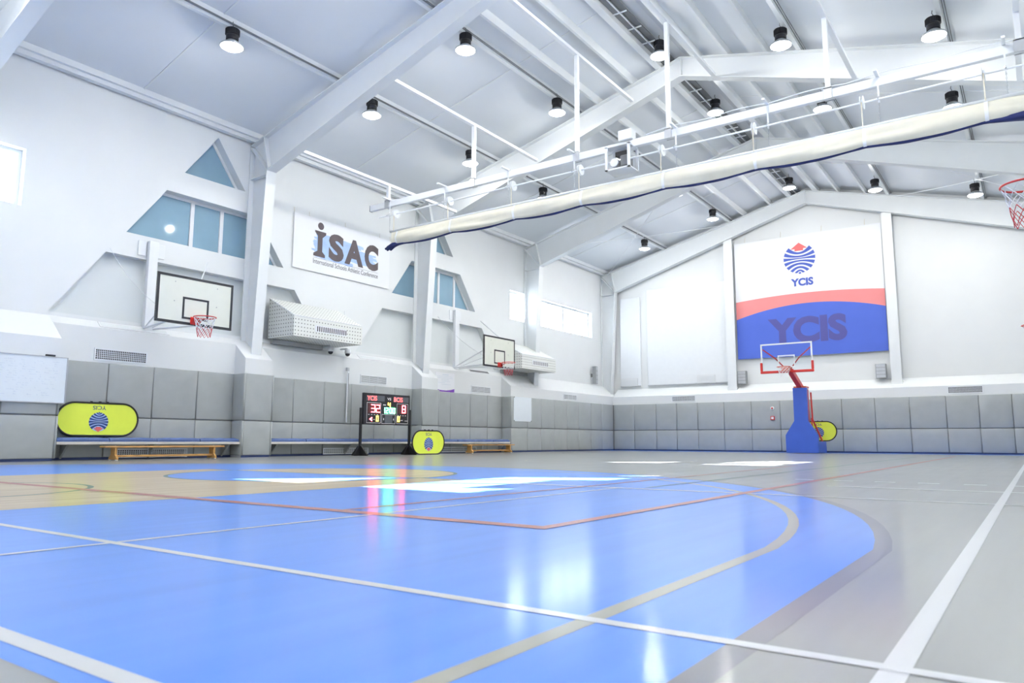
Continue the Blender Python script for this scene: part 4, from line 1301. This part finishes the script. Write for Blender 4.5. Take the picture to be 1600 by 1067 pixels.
for k, (a, c) in enumerate(((0.35, 0.68), (0.08, 0.9), (0.08, 0.92), (0.3, 0.7), (0.3, 0.75), (0.1, 0.5), (0.3, 0.8))):
    v = 0.58 - k * 0.055; b.plane_poly([(a, v), (c, v), (c, v + (0.02 if k == 0 else 0.01)), (a, v + (0.02 if k == 0 else 0.01))], fr, 0.008)
b.build('printed_lines', 'paleink', t)

# perforated air conditioner covers
def ac_cover(y0, y1, label):
    t = thing('ac_cover', label, 'cover', (-16.4, (y0 + y1) / 2, 3.15), 'perforated air conditioner covers')
    xf, xb = -15.8, XW + 0.02
    zb, zf, zt = 3.16, 3.70, 4.27
    b = MB()
    def q(pts, uvs): b.add(pts, [(0, 1, 2, 3)], [uvs])
    L = y1 - y0
    q([(xf, y0, zb), (xf, y1, zb), (xf, y1, zf), (xf, y0, zf)], [(0, 0), (L, 0), (L, zf - zb), (0, zf - zb)])
    q([(xf, y0, zf), (xf, y1, zf), (xb, y1, zt), (xb, y0, zt)], [(0, 0), (L, 0), (L, 1.2), (0, 1.2)])
    q([(xb, y0, zb), (xb, y1, zb), (xf, y1, zb), (xf, y0, zb)], [(0, 0), (L, 0), (L, 1.08), (0, 1.08)])
    for y in (y0, y1):
        q([(xb, y, zb), (xf, y, zb), (xf, y, zf), (xb, y, zt)], [(0, 0), (1.08, 0), (1.08, zf - zb), (0, zt - zb)])
    b.build('perforated_box', 'perf', t)
    b = MB(); ym = (y0 + y1) / 2
    b.box(xf, xf + 0.008, ym - 0.50, ym + 0.62, 3.34, 3.52); b.build('outlet_plate', 'white', t)
    for k in range(15):
        y = ym - 0.44 + k * 0.072
        MB().box(xf + 0.008, xf + 0.011, y, y + 0.03, 3.36, 3.50).build('slot', 'black', t)
    b = MB(); b.tube([(xf, y0, zf), (xf, y1, zf)], 0.012, 5); b.tube([(xf, y0, zf), (xb, y0, zt)], 0.012, 5); b.build('corner_trim', 'white', t)
    b = MB(); b.box(XW + 0.01, XW + 0.12, y0 + 0.1, y1 - 0.6, zb - 0.14, zb - 0.01); b.build('support_rail', 'midgrey', t)
ac_cover(12.38, 14.80, 'white perforated air conditioner cover below the brush-stroke banner')
ac_cover(22.98, 25.40, 'white perforated air conditioner cover right of the farther wall hoop')

# dome cameras, pole, boxes
for y, lb in ((14.3, 'left one under the perforated cover'), (14.95, 'right one under the perforated cover')):
    t = thing('dome_camera', 'small white dome camera, ' + lb, 'camera', (-16.55, y, 3.0), 'dome cameras')
    MB().lathe([(0.02, 0.16), (0.085, 0.15), (0.09, 0.05), (0.08, 0.02)], (-16.55, y, 2.95), 16).build('housing', 'white', t, True)
    MB().lathe([(0.075, 0.02), (0.06, -0.03), (0.03, -0.055), (0.005, -0.06)], (-16.55, y, 2.95), 16).build('dome', 'black', t, True)
    MB().tube([(-16.86, y, 3.12), (-16.6, y, 3.12), (-16.55, y, 3.1)], 0.03, 8).build('arm', 'white', t)
t = thing('window_pole', 'slim white pole hanging upright on the pads left of scoreboard', 'pole', (-16.56, 15.0, 0.95))
MB().tube([(-16.575, 15.0, 0.95), (-16.575, 15.0, 2.50)], 0.022, 8).build('shaft', 'white', t)
MB().tube([(-16.575, 15.03, 1.25), (-16.575, 15.04, 2.4)], 0.008, 5).build('cord', 'darkgrey', t)
MB().box(-16.62, -16.55, 14.96, 15.04, 2.46, 2.56).build('wall_clip', 'alu', t)
t = thing('junction_box', 'small white junction box with conduit on the wall right of the perforated cover', 'box', (-16.85, 15.2, 4.0))
MB().rbox(-16.895, -16.8, 15.0, 15.25, 4.0, 4.1, 0.01).build('box_body', 'white', t)
MB().tube([(-16.88, 15.08, 4.1), (-16.88, 15.08, 4.3)], 0.012, 6).build('conduit', 'white', t)
# speakers
def speaker(name, label, fr, w, h, d, tilt=0):
    o, u, v, n = fr
    t = thing(name, label, 'speaker', tuple(o), 'wall speakers')
    MB().solid_poly([(0, 0), (w, 0), (w, h), (0, h)], fr, 0.02, d).build('cabinet', 'midgrey', t)
    for k in range(4):
        z = h * (0.03 + k * 0.245)
        MB().solid_poly([(0.03, z), (w - 0.03, z), (w - 0.03, z + h * 0.205), (0.03, z + h * 0.205)], fr, d, d + 0.012).build('grille_panel', 'alu', t)
    MB().solid_poly([(w * 0.4, h * 0.4), (w * 0.6, h * 0.4), (w * 0.6, h * 0.6), (w * 0.4, h * 0.6)], fr, -0.1, 0.02).build('wall_mount', 'darkgrey', t)
speaker('wall_speaker', 'grey wall speaker left of the globe logo banner', frE(31.6, -10.36, 2.86), 0.36, 0.55, 0.22)
speaker('wall_speaker', 'grey wall speaker under the right end of the globe logo banner', frE(31.6, -4.98, 2.86), 0.37, 0.55, 0.22)
speaker('wall_speaker', 'slim grey speaker on left wall next to the far corner', frL(-16.8, 30.2, 3.05), 0.18, 0.82, 0.2)
# wall panels left on the end wall
for (x0, x1, z1, lb) in ((-16.05, -15.0, 7.2, 'narrow white panel beside the corner column'), (-14.65, -10.85, 7.5, 'wide white panel left of the globe logo banner')):
    t = thing('wall_panel', 'tall ' + lb, 'panel', (x0, YE, 2.95), 'white end wall panels')
    MB().rbox(x0, x1, YE - 0.07, YE - 0.012, 2.95, z1, 0.01).build('panel', 'white', t)
    MB().box(x0, x1, YE - 0.09, YE - 0.07, 2.95, 3.0).build('bottom_bar', 'alu', t)
for (x0, w, lb) in ((-16.0, 0.85, 'in the corner of the end wall'), (-12.25, 0.82, 'below the wide white panel')):
    t = thing('panel_grille', 'small pale louvre ' + lb, 'vent', (x0, 31.6, 3.0), 'end wall louvres')
    MB().box(x0, x0 + w, YE - 0.12, YE - 0.092, 2.98, 3.35).build('frame', 'trim', t)
    for k in range(5): MB().box(x0 + 0.04, x0 + w - 0.04, YE - 0.135, YE - 0.12, 3.02 + k * 0.062, 3.05 + k * 0.062).build('louvre_slat', 'white', t)
for (z, lb, mt) in ((1.78, 'upper round red alarm sounder on the end wall pads', 'round'), (1.38, 'lower square red alarm call point on the end wall pads', 'square')):
    t = thing('fire_alarm', lb, 'alarm', (-8.87, YP, z), 'fire alarms')
    if mt == 'round':
        MB().lathe([(0.02, -0.06), (0.07, -0.05), (0.075, 0.0)], (-8.87, YP - 0.005, z), 16, 1).build('housing', 'white', t)
        MB().lathe([(0.01, -0.075), (0.035, -0.07), (0.04, -0.055)], (-8.87, YP - 0.005, z), 12, 1).build('lens', 'red', t)
    else:
        MB().rbox(-8.95, -8.79, YP - 0.06, YP - 0.003, z - 0.08, z + 0.08, 0.008).build('housing', 'red', t)
        MB().box(-8.92, -8.82, YP - 0.064, YP - 0.06, z - 0.05, z + 0.05).build('pane', 'white', t)
